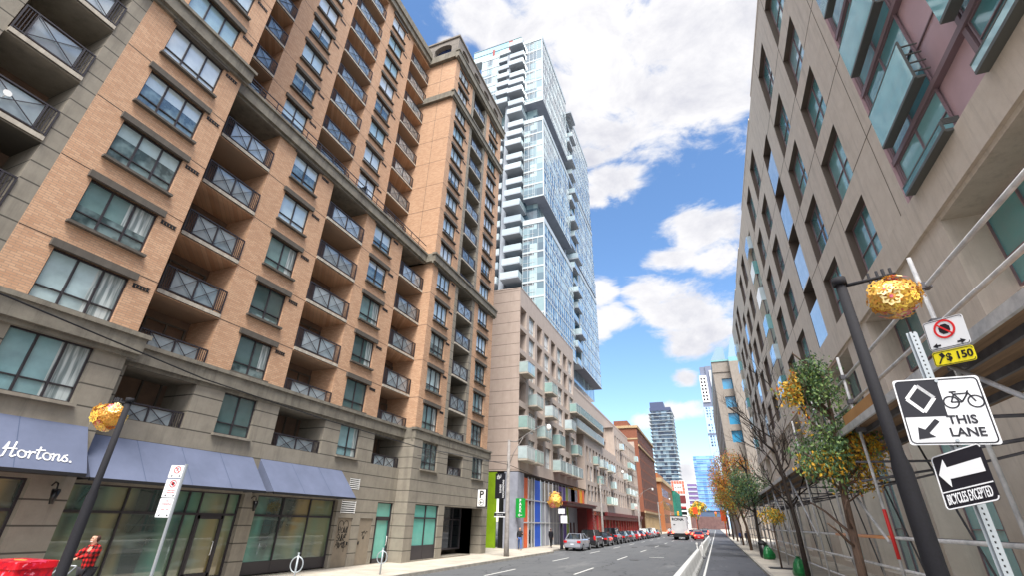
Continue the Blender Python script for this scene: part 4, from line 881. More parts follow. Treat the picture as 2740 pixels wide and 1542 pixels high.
# near bay: mauve panels, glass and stand-off glass screens
bay = MB(); bay.quad([(XR+.25, 2, 12.6), (XR+.25, 17.4, 12.6), (XR+.25, 17.4, 34.8), (XR+.25, 2, 34.8)]); bay.quad([(XR, 17.4, 12.6), (XR+.25, 17.4, 12.6), (XR+.25, 17.4, 34.8), (XR, 17.4, 34.8)]); bay.build('panel_wall', 'pink', R)
pf = MB()
for y in (17.3, 11.68, 7.6): pf.box(XR+.1, XR+.25, y-.09, y+.09, 12.6, 34.8)
for j in range(6): zz = 14.55+3.6*j; pf.box(XR+.05, XR+.25, 2, 17.4, zz-.1, zz+.1)
for z in (16.2, 19.8): pf.box(XR+.2, XR+.25, 11.7, 13.7, z-.02, z+.02); 
pf.build('panel_frame', 'mauve_frame', R)
for j in range(6):
    z0 = 12.65 if j == 0 else 14.7+3.6*(j-1); h = 1.8 if j == 0 else 3.35
    window(R, (XR+.12, 17.2, z0), RR, 3.5, h, 2, h*.5, 'tealg', 'mauve_frame', False, False); window(R, (XR+.12, 11.5, z0), RR, 3.8, h, 2, h*.6, 'tealg', 'mauve_frame', False, False)
MAT['screenf'] = plain('grey_green_frame', C(92, 96, 94), .5)
for (ya, yb, z0, z1) in ((13.4, 16.6, 14.85, 16.35), (13.4, 16.6, 18.6, 20.15), (13.4, 16.6, 22.35, 23.9), (13.4, 16.5, 12.64, 12.85), (7.0, 11.5, 14.75, 16.2), (7.0, 11.4, 12.64, 12.86), (7.0, 11.5, 18.5, 20.0)):
    m = MB(); m.box(7.63, 7.66, ya, yb, z0, z1); o = m.build('glass_screen', 'tealg', R)
    m = MB(); m.box(7.62, 7.92, ya, yb, z0-.1, z0-.002); m.box(7.62, 7.67, ya, yb, z1, z1+.05); m.box(7.62, 7.68, ya-.05, ya, z0-.1, z1+.05)
    for k in range(4): m.box(7.68, XR+.1, ya-.04, ya, z0+.15+(z1-z0)*.25*k, z0+.19+(z1-z0)*.25*k)
    m.build('screen_frame', 'screenf', o)
# precast joints
jm = MB()
for s0 in (0, 36):
    for (a, b) in ((17.4, 20.45), (23.57, 25.98), (29.1, 31.45), (34.15, 37.0), (40.12, 42.47), (45.6, 48.1)):
        for z in (16.69, 20.85, 25.05, 29.2):
            if b+s0 < 90: jm.box(XR-.006, XR+.01, a+s0, b+s0, z-.022, z+.022)
    for y in (18.15, 23.6, 29.15, 40.15, 45.65):
        if y+s0 < 90: jm.box(XR-.006, XR+.01, y+s0-.02, y+s0+.02, 12.7, 34.7)
jm.build('panel_joint', 'joint', R)
MAT['beige2'] = stone('grey_beige_precast', C(156, 148, 140), C(136, 128, 120), None, 0, .4)
R2 = thing('blue_window_block', 'beige block with bright blue windows and sloping glass roof beyond the office block', 'building', (5, 135, 0))
m = MB(); X2l = 5.04
ops = [(6.85, 10.2, z, z+2.8, .5, 1) for z in (34.1, 29.4, 25.2, 20.9)]
facade(m, PF(130), X2l, 11.5, .1, 40.0, ops, 0); facade(m, PR(X2l), 130, 200, .1, 40.0, [(133+5*i, 136+5*i, 6+4.3*j, 9+4.3*j, .6, 2) for i in range(13) for j in range(7)], 0)
m.box(9.2, 22, 128, 129.9, .1, 40.8, 0); m.box(X2l-.1, 11.5, 129.8, 130.05, 38.6, 39.2, 0); m.box(X2l-.1, 9.2, 129.8, 130.05, 41.5, 41.9, 2); m.quad([(X2l, 130, 40), (9.2, 130, 40), (9.2, 130, 42), (X2l, 130, 42)], 0)
m.quad([(X2l, 130, 42), (8.6, 130, 42), (8.9, 134, 46.8), (7.2, 134, 46.8)], 3); m.quad([(X2l, 130, 42), (7.2, 134, 46.8), (7.2, 190, 46.8), (X2l, 190, 42)], 3); m.quad([(9.3, 128, 42), (13, 128, 42), (13, 133, 49), (11, 133, 49)], 3); m.box(9.2, 13, 128, 129.9, 40.8, 42, 2)
m.build('precast_wall', ['beige2', 'skyb', 'tealg'] if 'skyb' in MAT else ['beige2', plain('azure_glass', C(60, 150, 196), .1, 0, Coat_Weight=1.), 'tealg', plain('roof_glass', C(96, 122, 136), .5)], R2)

# ------------------------------------------------------------ street poles, flower balls and signs
MAT['pole_black'] = noisy('speckled_black_paint', C(20, 20, 30), C(10, 10, 16), 30, .85)
MAT['galv'] = noisy('galvanised_steel', C(168, 176, 182), C(132, 140, 146), 14, .45, metal=.5) if False else M('galvanised_steel', C(166, 174, 180), .45, .35).m
MAT['signw'] = M('sign_white', C(226, 228, 232), .4).m; MAT['signk'] = plain('sign_black', C(24, 24, 34), .4); MAT['signr'] = plain('sign_red', C(214, 40, 44), .4); MAT['signy'] = plain('sign_yellow', C(238, 222, 40), .4); MAT['signg'] = plain('sign_green', C(24, 150, 60), .4)
FL = [plain('petal_gold', C(228, 180, 84), .6), plain('petal_yellow', C(240, 204, 84), .6), plain('petal_orange', C(226, 160, 70), .6), plain('petal_pink', C(232, 110, 140), .45), plain('petal_cream', C(246, 226, 160), .45)]
def flower_pole(name, label, x, y, h, arm, rad, seed, group):
    rr = random.Random(seed)
    t = thing(name, label, 'lamp post', (x, y, .13), 0, group)
    def bl(mb, nm, mt_, par=None):
        me = mb.mesh(nm, mt_); return link(nm, me, par or t)
    p = MB(); p.tube([(0, 0, 0), (0, 0, .05), (0, 0, .5), (0, 0, .56), (0, 0, h*.52), (0, 0, h*.55), (0, 0, h-.12)], [.16, .16, .135, .12, .11, .08, .07], 14); p.tube([(0, 0, h-.12), (0, 0, h)], .095, 14); bl(p, 'post', 'pole_black')
    a = MB(); a.tube([(0, 0, h-.14), (arm*1.15, 0, h-.14+.16*abs(arm))], .028, 8); a.tube([(arm*.62, 0, h+.02), (arm*.62, 0, h-.5)], .02); a.tube([(arm*.8, 0, h+.04), (arm*.8, 0, h-.5)], .02)
    for q in (.93, 1.08): a.tube([(arm*q, 0, h+.06), (arm*q, 0, h-.3)], .022)
    bl(a, 'arm', 'pole_black'); cx, cz = arm*.95, h-.14-rad*1.15
    fm = MB()
    NF = 95
    for i in range(NF):
        u = 1-2*(i+.5)/NF; th = i*2.399963; n = Vector((sqrt(1-u*u)*cos(th), sqrt(1-u*u)*sin(th), u)); q = n.to_track_quat('Z', 'Y').to_matrix() @ Matrix.Rotation(rr.uniform(-.35, .35), 3, 'X') @ Matrix.Rotation(rr.uniform(0, 3), 3, 'Z')
        R_ = rad*rr.uniform(.26, .52); c = Vector((cx, 0, cz))+Vector((n.x*1.15, n.y*1.15, n.z*1.08))*rad*rr.uniform(.7, 1.3); mi = rr.choice([0, 0, 1, 1, 4, 2, 0, 1, 4, 2, 3]); k = 32
        P_ = lambda r, j, h=0: c+q @ Vector((cos(2*pi*j/k)*r, sin(2*pi*j/k)*r, h))
        for j in range(k):
            e0, e1_ = (1+.14*cos(8*2*pi*j/k)), (1+.14*cos(8*2*pi*(j+1)/k))
            fm.quad([P_(R_*e0, j), P_(R_*e1_, j+1), P_(R_*.78, j+1), P_(R_*.78, j)], mi)
            if j % 4 < 2: fm.quad([P_(R_*.78, j), P_(R_*.78, j+1), P_(R_*.42, j+1), P_(R_*.42, j)], mi)
            fm.quad([P_(R_*.42, j), P_(R_*.42, j+1), P_(R_*.22, j+1, .01), P_(R_*.22, j, .01)], (mi+1) % 3 if mi != 3 else 4)
        fm.quad([P_(R_*.2, j, .014) for j in range(0, k, 4)], 3 if mi == 4 else 2)
    bl(fm, 'flower_ball', FL); return t
flower_pole('flower_pole', 'black pole in the right foreground with a golden flower ball, behind the signs', 2.3, 7.65, 5.72, .62, .235, 3, 'poles with flower balls')
flower_pole('flower_pole', 'black pole with a golden flower ball in front of the blue awnings', -13.95, 7.65, 4.95, -.6, .27, 8, 'poles with flower balls')
flower_pole('flower_pole', 'distant black pole with a yellow flower ball beside the coloured glass shop front', -13.9, 48.2, 5.0, -.6, .55, 9, 'poles with flower balls')
def signmat(cx, cy, cz, yaw, pitch, roll): return Matrix.Translation((cx, cy, cz)) @ Matrix.Rotation(yaw, 4, 'Z') @ Matrix.Rotation(pitch, 4, 'X') @ Matrix.Rotation(-roll, 4, 'Y')
def plate(par, M4, w, h, mat, y0=-.003, y1=0, r=.03, name='sign_plate', cx=0, cz=0):
    m = MB(); m.prism([(a+cx, b+cz) for a, b in rrect(w, h, r)], y0, y1, 0, P=lambda a, b, c: (a, c, b)); me = m.mesh(name, mat); o = link(name, me, par); o.matrix_basis = M4; return o
def poly(par, M4, pts, mat, y=-.006, name='symbol'):
    m = MB(); m.prism(pts, y-.002, y, 0, P=lambda a, b, c: (a, c, b)); o = link(name, m.mesh(name, mat), par); o.matrix_basis = M4; return o
def strokes(par, M4, lines, w, mat, y=-.006, name='symbol'):
    m = MB()
    for ln_ in lines:
        for p, q in zip(ln_, ln_[1:]): m.bar((p[0], y, p[1]), (q[0], y, q[1]), w, .003, up=(0, 1, 0))
    o = link(name, m.mesh(name, mat), par); o.matrix_basis = M4; return o
def circ(cx, cy, r, n=28): return [(cx+r*cos(2*pi*i/n), cy+r*sin(2*pi*i/n)) for i in range(n+1)]
I4 = Matrix.Identity(4)
# near sign post
def sign_base(name, label, cat, Mw, group=None):
    t = thing(name, label, cat, group=group); t.matrix_basis = Mw; return t
P1 = thing('sign_post', 'perforated galvanised post in the right foreground that carries three traffic signs', 'sign post', (2.52, 6.55, .13))
m = MB()
for k in range(88): z = k*.05; m.box(-.032, .032, -.005, .0, z, z+.03); m.box(-.032, -.008, -.005, 0, z+.03, z+.05); m.box(.008, .032, -.005, 0, z+.03, z+.05)
m.box(-.032, -.028, 0, .06, 0, 4.4); m.box(.028, .032, 0, .06, 0, 4.4); m.box(-.055, -.032, .03, .034, 0, 4.4); m.box(.032, .055, .03, .034, 0, 4.4); link('post', m.mesh('post', 'galv'), P1)
m = MB(); m.box(-.027, .027, .0, .003, 0, 4.4); link('post_core', m.mesh('post_core', 'dark'), P1)
T1 = sign_base('lane_sign', 'white square sign with a diamond, a bicycle and THIS LANE', 'sign', signmat(2.505, 6.5, 3.59, -.217, 0, -.047))
plate(T1, I4, .74, .72, 'signw'); w, h = .74, .72
strokes(T1, I4, [[(a, b) for a, b in rrect(.70, .68, .04)]+[(.35, .30)]], .012, 'signk', -.006, 'border')
poly(T1, I4, [(-.345, .335), (0.02, .335), (0.02, -.06), (-.345, -.06)], 'signk', -.004)
strokes(T1, I4, [[(-.165, .285), (-.045, .14), (-.165, -.01), (-.285, .14), (-.165, .285), (-.045, .14)]], .034, 'signw', -.007, 'diamond')
bk = [circ(.085, .085, .062), circ(.285, .085, .062), [(.085, .085), (.125, .17), (.24, .175), (.175, .085), (.085, .085)], [(.125, .17), (.175, .085)], [(.285, .085), (.235, .19), (.25, .2)], [(.12, .17), (.11, .195), (.09, .195), (.15, .197)], [(.24, .175), (.175, .085)]]
strokes(T1, I4, bk, .014, 'signk', name='bicycle_symbol')
text('THIS', .125, 'signk', T1, T(.125, -.007, -.105), bold=.003, sx=.95); text('LANE', .125, 'signk', T1, T(.135, -.007, -.235), bold=.003, sx=.95)
strokes(T1, I4, [[(-.08, -.1), (-.20, -.225)]], .045, 'signk', -.006, 'arrow'); poly(T1, I4, [(-.28, -.3), (-.26, -.17), (-.2, -.2), (-.17, -.245), (-.13, -.275)], 'signk', -.006, 'arrow')
for z in (.325, -.315):
    m = MB(); m.tube([(.02 if z > 0 else .03, -.018, z), (.02 if z > 0 else .03, 0, z)], .018, 10); link('bolt', m.mesh('bolt', 'galv'), T1)
T2 = sign_base('no_stopping_sign', 'white no stopping sign with a red ring and a yellow $150 tab', 'sign', signmat(2.80, 6.5, 4.366, -.918, 0, -.072))
plate(T2, I4, .42, .345, 'signw', cz=.097, r=.03); plate(T2, I4, .42, .17, 'signy', cz=-.18, r=.03)
strokes(T2, I4, [[(a, b+.097) for a, b in rrect(.40, .325, .025)]], .006, 'signk', -.005, 'border'); strokes(T2, I4, [[(a, b-.18) for a, b in rrect(.40, .15, .025)]], .006, 'signk', -.005, 'border')
strokes(T2, I4, [circ(0, .145, .1)], .022, 'signr', -.008, 'ring'); poly(T2, I4, [(cos(pi/8+pi/4*i)*.062, .145+sin(pi/8+pi/4*i)*.062) for i in range(8)], 'signk', -.005, 'octagon'); strokes(T2, I4, [[(-.07, .215), (.07, .075)]], .018, 'signr', -.012, 'slash')
for sx in (1, -1): poly(T2, I4, [(sx*.17, -.03), (sx*.12, .0), (sx*.12, -.02), (sx*.085, -.02), (sx*.085, -.04), (sx*.12, -.04), (sx*.12, -.06)], 'signk', -.006, 'arrow')
text('$ 150', .115, 'signk', T2, T(.06, -.006, -.18), bold=.003); strokes(T2, I4, [[(-.155, -.235), (-.10, -.15)]], .014, 'signk', name='gavel_symbol'); poly(T2, I4, [(-.14, -.13), (-.10, -.115), (-.075, -.16), (-.11, -.178)], 'signk', -.006, 'gavel_symbol')
T3 = sign_base('turn_arrow_sign', 'dark sign with a white left arrow reading BICYCLES EXCEPTED', 'sign', signmat(2.412, 6.4, 2.903, -1.077, -.232, .159))
plate(T3, I4, .555, .555, 'signk', r=.04); strokes(T3, I4, [[(a, b) for a, b in rrect(.54, .54, .035)]], .012, 'signw', -.005, 'border'); strokes(T3, I4, [[(-.27, -.105), (.27, -.105)]], .012, 'signw', -.005, 'border')
poly(T3, I4, [(-.24, .075), (-.15, .22), (-.13, .13), (.24, .135), (.24, -.0), (-.13, .01), (-.14, -.07)], 'signw', -.006, 'arrow')
text('BICYCLES EXCEPTED', .145, 'signw', T3, T(0, -.006, -.188), sx=.345, bold=.001)
# left parking sign post
P2 = thing('parking_sign_post', 'grey post with three stacked small parking signs on the left pavement before the awnings', 'sign post', (-13.7, 9.55, .13))
m = MB(); m.box(-.04, .04, -.01, .03, 0, 3.5); link('post', m.mesh('post', 'galv'), P2)
for i, (zc, hh) in enumerate(((3.3, .33), (2.87, .47), (2.38, .47))):
    Mx = signmat(-.2, -.06, zc, .38, 0, 0); plate(P2, Mx, .42, hh, 'signw', r=.02)
    if i < 2: strokes(P2, Mx, [circ(0, hh/2-.12, .085)], .02, 'signr', -.006, 'ring'); strokes(P2, Mx, [[(-.06, hh/2-.06), (.06, hh/2-.18)]], .016, 'signr', -.009, 'slash')
    if i == 0: text('P', .13, 'signk', P2, Mx @ T(0, -.005, hh/2-.12))
    if i == 1:
        poly(P2, Mx, [(cos(pi/8+pi/4*k)*.05, hh/2-.12+sin(pi/8+pi/4*k)*.05) for k in range(8)], 'signk', -.004, 'octagon')
        for q in range(2): text('7:30AM-9:30AM', .045, 'signr', P2, Mx @ T(0, -.005, -.06-.05*q), sx=.75)
    if i == 2: text('NO', .07, 'signr', P2, Mx @ T(0, -.005, .17)); text('STANDING', .07, 'signr', P2, Mx @ T(0, -.005, .09), sx=.75); text('9AM - 4PM', .05, 'signr', P2, Mx @ T(0, -.005, -.05), sx=.85)
    for sx in (1, -1): poly(P2, Mx, [(sx*.14, -hh/2+.05), (sx*.09, -hh/2+.08), (sx*.09, -hh/2+.02)], 'signk', -.006, 'arrow')
# wooden-toned street lamps along the left kerb
MAT['lpole'] = noisy('weathered_concrete_pole', C(150, 146, 144), C(112, 108, 106), 3)
def street_lamp(label, x, y, h=8.0, banner=False):
    t = thing('street_lamp', label, 'street lamp', (x, y, .13), 0, 'street lamps along the left kerb')
    m = MB(); m.tube([(0, 0, 0), (0, 0, .9), (0, 0, h)], [.2, .17, .11], 12); link('post', m.mesh('post', 'lpole'), t)
    m = MB(); m.tube([(0, 0, h-.1), (.65, 0, h-.15), (1.6, 0, h+.45), (2.8, 0, h+.98), (3.2, 0, h+1.0)], .04, 8); m.tube([(0, 0, h-2), (.4, 0, h-1.0), (1.2, 0, h+.15)], .03, 8); link('arm', m.mesh('arm', 'lpole'), t)
    m = MB(); m.tube([(3.3, 0, h+1.05), (3.3, 0, h+.9), (3.3, 0, h+.7), (3.3, 0, h+.55)], [.1, .18, .2, .1], 12); link('lamp_head', m.mesh('lamp_head', 'white'), t); return t
st = street_lamp('nearest cobra street lamp, with a black banner, at the corner of the taupe podium', -14.3, 35.3)
m = MB(); m.box(-1.05, -.22, -.01, .01, 3.75, 5.55); link('banner', m.mesh('banner', 'signk'), st)
for tx, xx, sz in (('IMAGINATION', -.38, .19), ('IGNITE', -.62, .19)):
    text(tx, sz, 'signw', st, T(xx, -.014, 4.45) @ Matrix.Rotation(radians(90), 4, 'Y'), bold=.004)
strokes(st, I4, [[(-.9, 5.35), (-.7, 5.35), (-.7, 5.15), (-.9, 5.15), (-.9, 5.35)], [(-.8, 5.45), (-.8, 5.25), (-.6, 5.25), (-.6, 5.45)]], .035, 'signw', -.014)
m = MB(); m.box(-1.05, -.15, -.02, .0, 2.58, 2.78); link('street_name_plate', m.mesh('street_name_plate', 'signk'), st)
m = MB(); m.box(-1.05, -.15, -.022, .002, 2.5, 2.57); m.box(-1.0, -.2, -.022, .002, 2.79, 2.84); link('plate_border', m.mesh('plate_border', 'signw'), st); text('Duncan St', .14, 'signw', st, T(-.6, -.024, 2.67), sx=.9)
street_lamp('second cobra street lamp, above the parked cars by the red canopy', -14.6, 71); street_lamp('third cobra street lamp, in front of the lower taupe wing', -14.6, 108); street_lamp('farthest cobra street lamp, by the dark red warehouse', -14.6, 150)
pk = thing('park_sign', 'green vertical PARK sign with an arrow on the corner pier of the podium', 'sign', (-17.2, 44.6, 2.7))
m = MB(); m.box(0, .9, -.08, .08, 0, 1.62); link('sign_box', m.mesh('sign_box', 'signg'), pk)
for i, ch in enumerate('PARK'): text(ch, .34, 'signw', pk, T(.45, -.09, 1.42-.29*i), bold=.012)
strokes(pk, I4, [[(.25, .2), (.65, .2)], [(.25, .2), (.4, .32)], [(.25, .2), (.4, .08)]], .05, 'signw', -.09, 'arrow')
wires = MB(); WP = [(-14.4, -6, 7.4), (-14.4, 4.6, 6.75), (-14.4, 9.7, 6.2), (-14.4, 15.2, 5.97), (-14.4, 22.7, 5.86), (-14.3, 35.3, 6.3)]
wires.tube(WP, .022, 6); o = wires.build('overhead_cable', 'black'); tag(o, 'black cable sagging across the front of the brick block to the first street lamp', 'cable')
wires = MB(); wires.tube([(-14.3, 35.3, 6.3), (-14.4, 45, 5.9), (-14.5, 58, 5.9), (-14.6, 71, 6.3)], .02, 6); wires.tube([(-14.3, 35.3, 6.5), (-15.2, 30, 6.0), (-16.6, 25.9, 5.9)], .014, 5)
o = wires.build('overhead_cable', 'black'); tag(o, 'black cable hanging between the first and second street lamps', 'cable')
m = MB(); m.box(-.33, .33, -.02, 0, 3.0, 3.45); m.box(-.1, .55, -.02, 0, 2.2, 2.85); o = m.build('parking_notices', 'signw'); o.location = (-13.75, 47.9, .13); tag(o, 'white parking notices on the pole beside the silver car', 'sign')
# bicycle ring posts
def ring_post(x, y, label):
    t = thing('bicycle_ring', label, 'bike rack', (x, y, .13), .5, 'bicycle ring posts'); m = MB(); m.tube([(0, 0, 0), (0, 0, 1.0)], .035, 10); m.tube([(0, 0, 1.0), (0, 0, 1.04)], .045, 10); link('post', m.mesh('post', 'galv'), t)
    m = MB(); m.tube([(.22*cos(a), 0, .66+.25*sin(a)) for a in [2*pi*i/24 for i in range(25)]], .022, 8, cap=False); link('ring', m.mesh('ring', 'galv'), t)
ring_post(-14.35, 20.4, 'ring bike post nearest the kerb, before the teal door'); ring_post(-14.6, 15.5, 'ring bike post in front of the third blue awning')

# ------------------------------------------------------------ lane barrier and flexible posts
MAT['barrier'] = noisy('barrier_concrete', C(224, 224, 222), C(190, 190, 188), 1.5, bump=.1)
prof = [(-.3, 0), (-.3, .08), (-.2, .3), (-.14, .66), (-.11, .76), (-.04, .8), (.04, .8), (.11, .76), (.14, .66), (.2, .3), (.3, .08), (.3, 0)]
m = MB(); m.prism(prof, 0, 2.92, 0, P=lambda a, b, c: (a, c, b)); bar_me = m.mesh('barrier_body', 'barrier')
m = MB()
for k in range(4): m.prism([(.3+.004, .02), (.3+.004, .085), (.262, .175), (.262, .02)], .3+.7*k, .55+.7*k, 0, P=lambda a, b, c: (a, c, b))
hat_me = m.mesh('warning_stripe', 'dark')
bi = 0; nth = ['nearest', 'second', 'third', 'fourth', 'fifth', 'sixth', 'seventh', 'eighth', 'ninth', 'tenth', 'eleventh', 'twelfth', 'thirteenth', 'fourteenth', 'fifteenth', 'sixteenth', 'seventeenth', 'eighteenth', 'nineteenth', 'twentieth']
for y in [2.0+3*i for i in range(14)]+[50+3*i for i in range(18)]:
    t = thing('concrete_barrier', 'pale concrete barrier section %s the flexible posts, beside the bike lane' % ('before' if y < 45 else 'beyond'), 'barrier', (-1.62, y, 0), 0, 'concrete barriers %s the posts' % ('before' if y < 45 else 'beyond'))
    link('barrier_body', bar_me, t); link('warning_stripe', hat_me, t); bi += 1
fpm = MB(); fpm.tube([(0, 0, 0), (0, 0, .04)], .12, 12, 1); fpm.tube([(0, 0, .04), (0, 0, 1.0)], .035, 10); fpm.tube([(0, -.05, 1.08), (0, .05, 1.08)], .09, 16); fp = fpm.mesh('flexible_post', ['white', 'dark'])
for (x, y, lb) in ((-1.75, 46.2, 'left one of the two white flexible posts in the barrier gap'), (-1.35, 46.9, 'right one of the two white flexible posts in the barrier gap')):
    o = link('flexible_post', fp, None, (x, y, 0)); tag(o, lb, 'bollard', 'flexible posts')

# ------------------------------------------------------------ scaffolding over the right pavement
SC = thing('scaffolding', 'steel tube scaffolding and timber deck over the pavement along the beige office block', 'scaffolding', (4.2, 30, .13))
MAT['tube'] = noisy('scaffold_tube', C(208, 208, 208), C(150, 152, 156), 3, .4); MAT['tubed'] = noisy('dark_scaffold_tube', C(104, 104, 110), C(70, 70, 76), 3, .5)
MAT['wood'] = noisy('scaffold_plank', C(158, 130, 102), C(108, 88, 70), 1.2, .9, sc=(6, .3, 1)); MAT['ply'] = noisy('orange_plywood', C(190, 146, 92), C(160, 116, 70), 1); MAT['tape'] = plain('red_paint_mark', C(210, 40, 40), .5); MAT['otube'] = plain('orange_tube', C(226, 160, 110), .5)
def sct(nm, pts, r=.04, mat='tube'): m = MB(); m.tube(pts, r, 8); return m.build(nm, mat, SC)
XF, XRr, ZD = 4.2, 6.2, 4.95; ups = [4.2, 9.9, 16.28, 21.3, 26.6, 31.6, 36.4, 41.2, 46, 51, 56, 61, 66, 71, 76, 81]
for i, y in enumerate(ups):
    sct('upright_pole', [(XF, y, .15), (XF, y, 7.1 if y < 30 else ZD+.3)]); sct('upright_pole', [(XRr, y, .15), (XRr, y, ZD)])
    sct('cross_tube', [(XF-.3, y+.1, 4.1), (XRr+.2, y+.1, 4.1)], .03, 'tubed'); sct('cross_tube', [(XF-.3, y+.06, 3.6), (XRr+.2, y+.06, 4.0)], .03, 'tubed')
    if i % 2: sct('brace', [(XF-.06, y, ZD), (XF-.06, y-4.9, 2.12)])
    sct('brace', [(XRr, y, .6), (XRr, y+2.4, ZD)], .03, 'tubed')
for z, r in ((2.23, .042), (1.5, .04), (.8, .04)): sct('ledger', [(XF+.08, 1, z), (XF+.08, 82, z)], r)
for z in (6.48, 5.75): sct('ledger', [(XF+.08, 1, z), (XF+.08, 27, z)], .042)
for z in (2.2, 3.9): sct('ledger', [(XRr-.08, 1, z), (XRr-.08, 82, z)], .03, 'tubed')
m = MB(); m.tube([(XF+.08, 16.3, 2.23), (XF+.08, 23.5, 2.23)], .046, 8); m.build('ledger', 'otube', SC)
m = MB(); m.tube([(XF, 16.28, 1.75), (XF, 16.28, 2.9)], .045, 8); m.build('paint_mark', 'tape', SC)
m = MB(); rs = random.Random(2)
y = 1.0
while y < 82: m.box(XF-.2, XRr+.3, y, y+.235, ZD+.14, ZD+.19+.02*rs.random()); y += .24
m.build('deck', 'wood', SC)
m = MB()
for i in range(3): m.box(XF+.3+.75*i, XF+.37+.75*i, 1, 82, ZD, ZD+.14)
m.build('deck_joist', 'tubed', SC)
m = MB(); m.box(XF-.26, XF-.2, 1, 82, ZD-.02, ZD+.16); m.build('edge_beam', 'tube', SC); m = MB(); m.box(XF-.23, XF-.2, 13.5, 16.6, ZD+.16, ZD+.45); m.build('toe_board', 'ply', SC)
for y in (9.9, 16.28, 21.3, 26.6):
    for z in (5.75, 6.48, ZD): m = MB(); m.box(XF-.08, XF+.14, y-.08, y+.08, z-.06, z+.06); m.build('coupler', 'tubed', SC)

# ------------------------------------------------------------ trees
MAT['bark'] = noisy('bark', C(124, 100, 84), C(74, 62, 56), 8, .9, sc=(4, 4, .6)); MAT['bark2'] = noisy('dark_bark', C(62, 52, 46), C(36, 30, 28), 8, .9)
def leafmat(n, a, b): m = M(n, a, .55); m.base(m.mix(m.mr(m.ns(2.5, 3, .6), .3, .7), a, b)); m.b.inputs['Subsurface Weight'].default_value = 0; return m.m
LF = [leafmat('leaf_dark_green', C(92, 124, 78), C(68, 98, 62)), leafmat('leaf_green', C(140, 164, 92), C(108, 138, 76)), leafmat('leaf_yellow', C(226, 186, 56), C(206, 150, 44)), leafmat('leaf_orange', C(206, 116, 40), C(176, 84, 32)), leafmat('leaf_blue_green', C(88, 120, 98), C(66, 98, 80))]
def tree(name, label, base, trunk, seed, nleaf, lsize, env, pal, bark='bark', levels=3, spread=.75, r0=.09, cat='tree', group=None, leafcl=.3, blen=1.1):
    """trunk: points relative to base; env(v) -> 0..1 keeps branch tips and leaves inside the crown; pal(v, rnd) -> material index"""
    rr = random.Random(seed); t = thing(name, label, cat, base, 0, group); tm = MB()
    tm.tube(trunk, [r0*(1.25-.85*i/(len(trunk)-1)) for i in range(len(trunk))], 9); tips = []
    def grow(p, d, ln_, r, lv):
        pts = [p]; q = p; dd = d
        for k in range(3): dd = (dd+Vector((rr.uniform(-.25, .25), rr.uniform(-.25, .25), rr.uniform(-.1, .22)))).normalized(); q = q+dd*ln_/3; pts.append(q)
        if env(q) <= 0 and lv < levels: return
        tm.tube(pts, [r, r*.85, r*.7, r*.5], 5); tips.append((pts[2], lv)); tips.append((q, lv))
        if lv > 0:
            for k in range(rr.choice([2, 3, 3])):
                nd = (dd+Vector((rr.uniform(-1, 1), rr.uniform(-1, 1), rr.uniform(-.5, .8)))*spread).normalized(); grow(pts[rr.choice([1, 2, 3])], nd, ln_*.72, r*.58, lv-1)
    TP = [Vector(p) for p in trunk]
    for i in range(1, len(TP)):
        n = 1 if i == 1 else 4
        for k in range(n):
            a = rr.uniform(0, 2*pi); f = rr.random(); p = TP[i-1].lerp(TP[i], f if i > 1 else .8)
            if i > 1 or len(TP) < 4: grow(p, Vector((cos(a)*.8, sin(a)*.8, rr.uniform(.3, .9))).normalized(), blen*rr.uniform(.7, 1.1), r0*.45, levels)
    link('trunk', tm.mesh('trunk', bark), t)
    if nleaf:
        cm = MB(); good = [q for q, lv in tips if lv <= levels-1 and env(q) > 0] or [q for q, lv in tips]
        for i in range(nleaf):
            c = rr.choice(good)+Vector((rr.gauss(0, leafcl), rr.gauss(0, leafcl), rr.gauss(0, leafcl*.8)))
            if env(c) < rr.random()*.6: continue
            s = lsize*rr.uniform(.6, 1.3); q = Euler((rr.uniform(0, 6.3), rr.uniform(0, 6.3), rr.uniform(0, 6.3))).to_matrix()
            cm.quad([c+q @ Vector(v) for v in ((-s, 0, 0), (-s*.2, -s*.55, s*.15), (s, 0, 0), (-s*.2, s*.55, s*.15))], pal(c, rr))
        link('crown', cm.mesh('crown', LF), t)
    return t
def ell(cx, cy, cz, rx, ry, rz_):
    def f(v): q = ((v.x-cx)/rx)**2+((v.y-cy)/ry)**2+((v.z-cz)/rz_)**2; return max(0, 1-q)*1.4
    return f
def pal1(v, r):
    if v.x < -.35 and v.z > 4.9: return 2 if r.random() < .55 else (3 if r.random() < .3 else 1)
    if v.x > .45 and v.z < 4.9: return 2 if r.random() < .6 else (3 if r.random() < .3 else 1)
    if v.z < 4.4 and r.random() < .25: return 2
    return 0 if r.random() < .62 else (1 if r.random() < .8 else 4)
e1 = lambda v: max(ell(.35, 0, 5.8, 1.15, 1.1, 2.2)(v), ell(.3, 0, 4.2, 1.7, 1.2, 1.15)(v), ell(-.65, 0, 6.1, .85, .7, .7)(v))
tree('street_tree', 'nearest street tree, green with clumps of yellow leaves, beside the scaffolding', (3.6, 17.9, .13), [(0, 0, 0), (.06, 0, 1.6), (.12, 0, 3.0), (.22, 0, 4.2), (.4, 0, 5.6), (.45, 0, 7.0)], 12, 13000, .06, e1, pal1, 'bark', 3, .9, .11, leafcl=.3, blen=1.4)
tree('bare_tree', 'leafless street tree with thin upswept twigs behind the green and yellow tree', (3.75, 29.5, .13), [(0, 0, 0), (.0, 0, 2.2), (-.1, 0, 4.2), (-.2, 0, 5.4), (-.3, 0, 7.4)], 21, 0, 0, lambda v: 1, None, 'bark2', 4, .55, .1, blen=2.1)
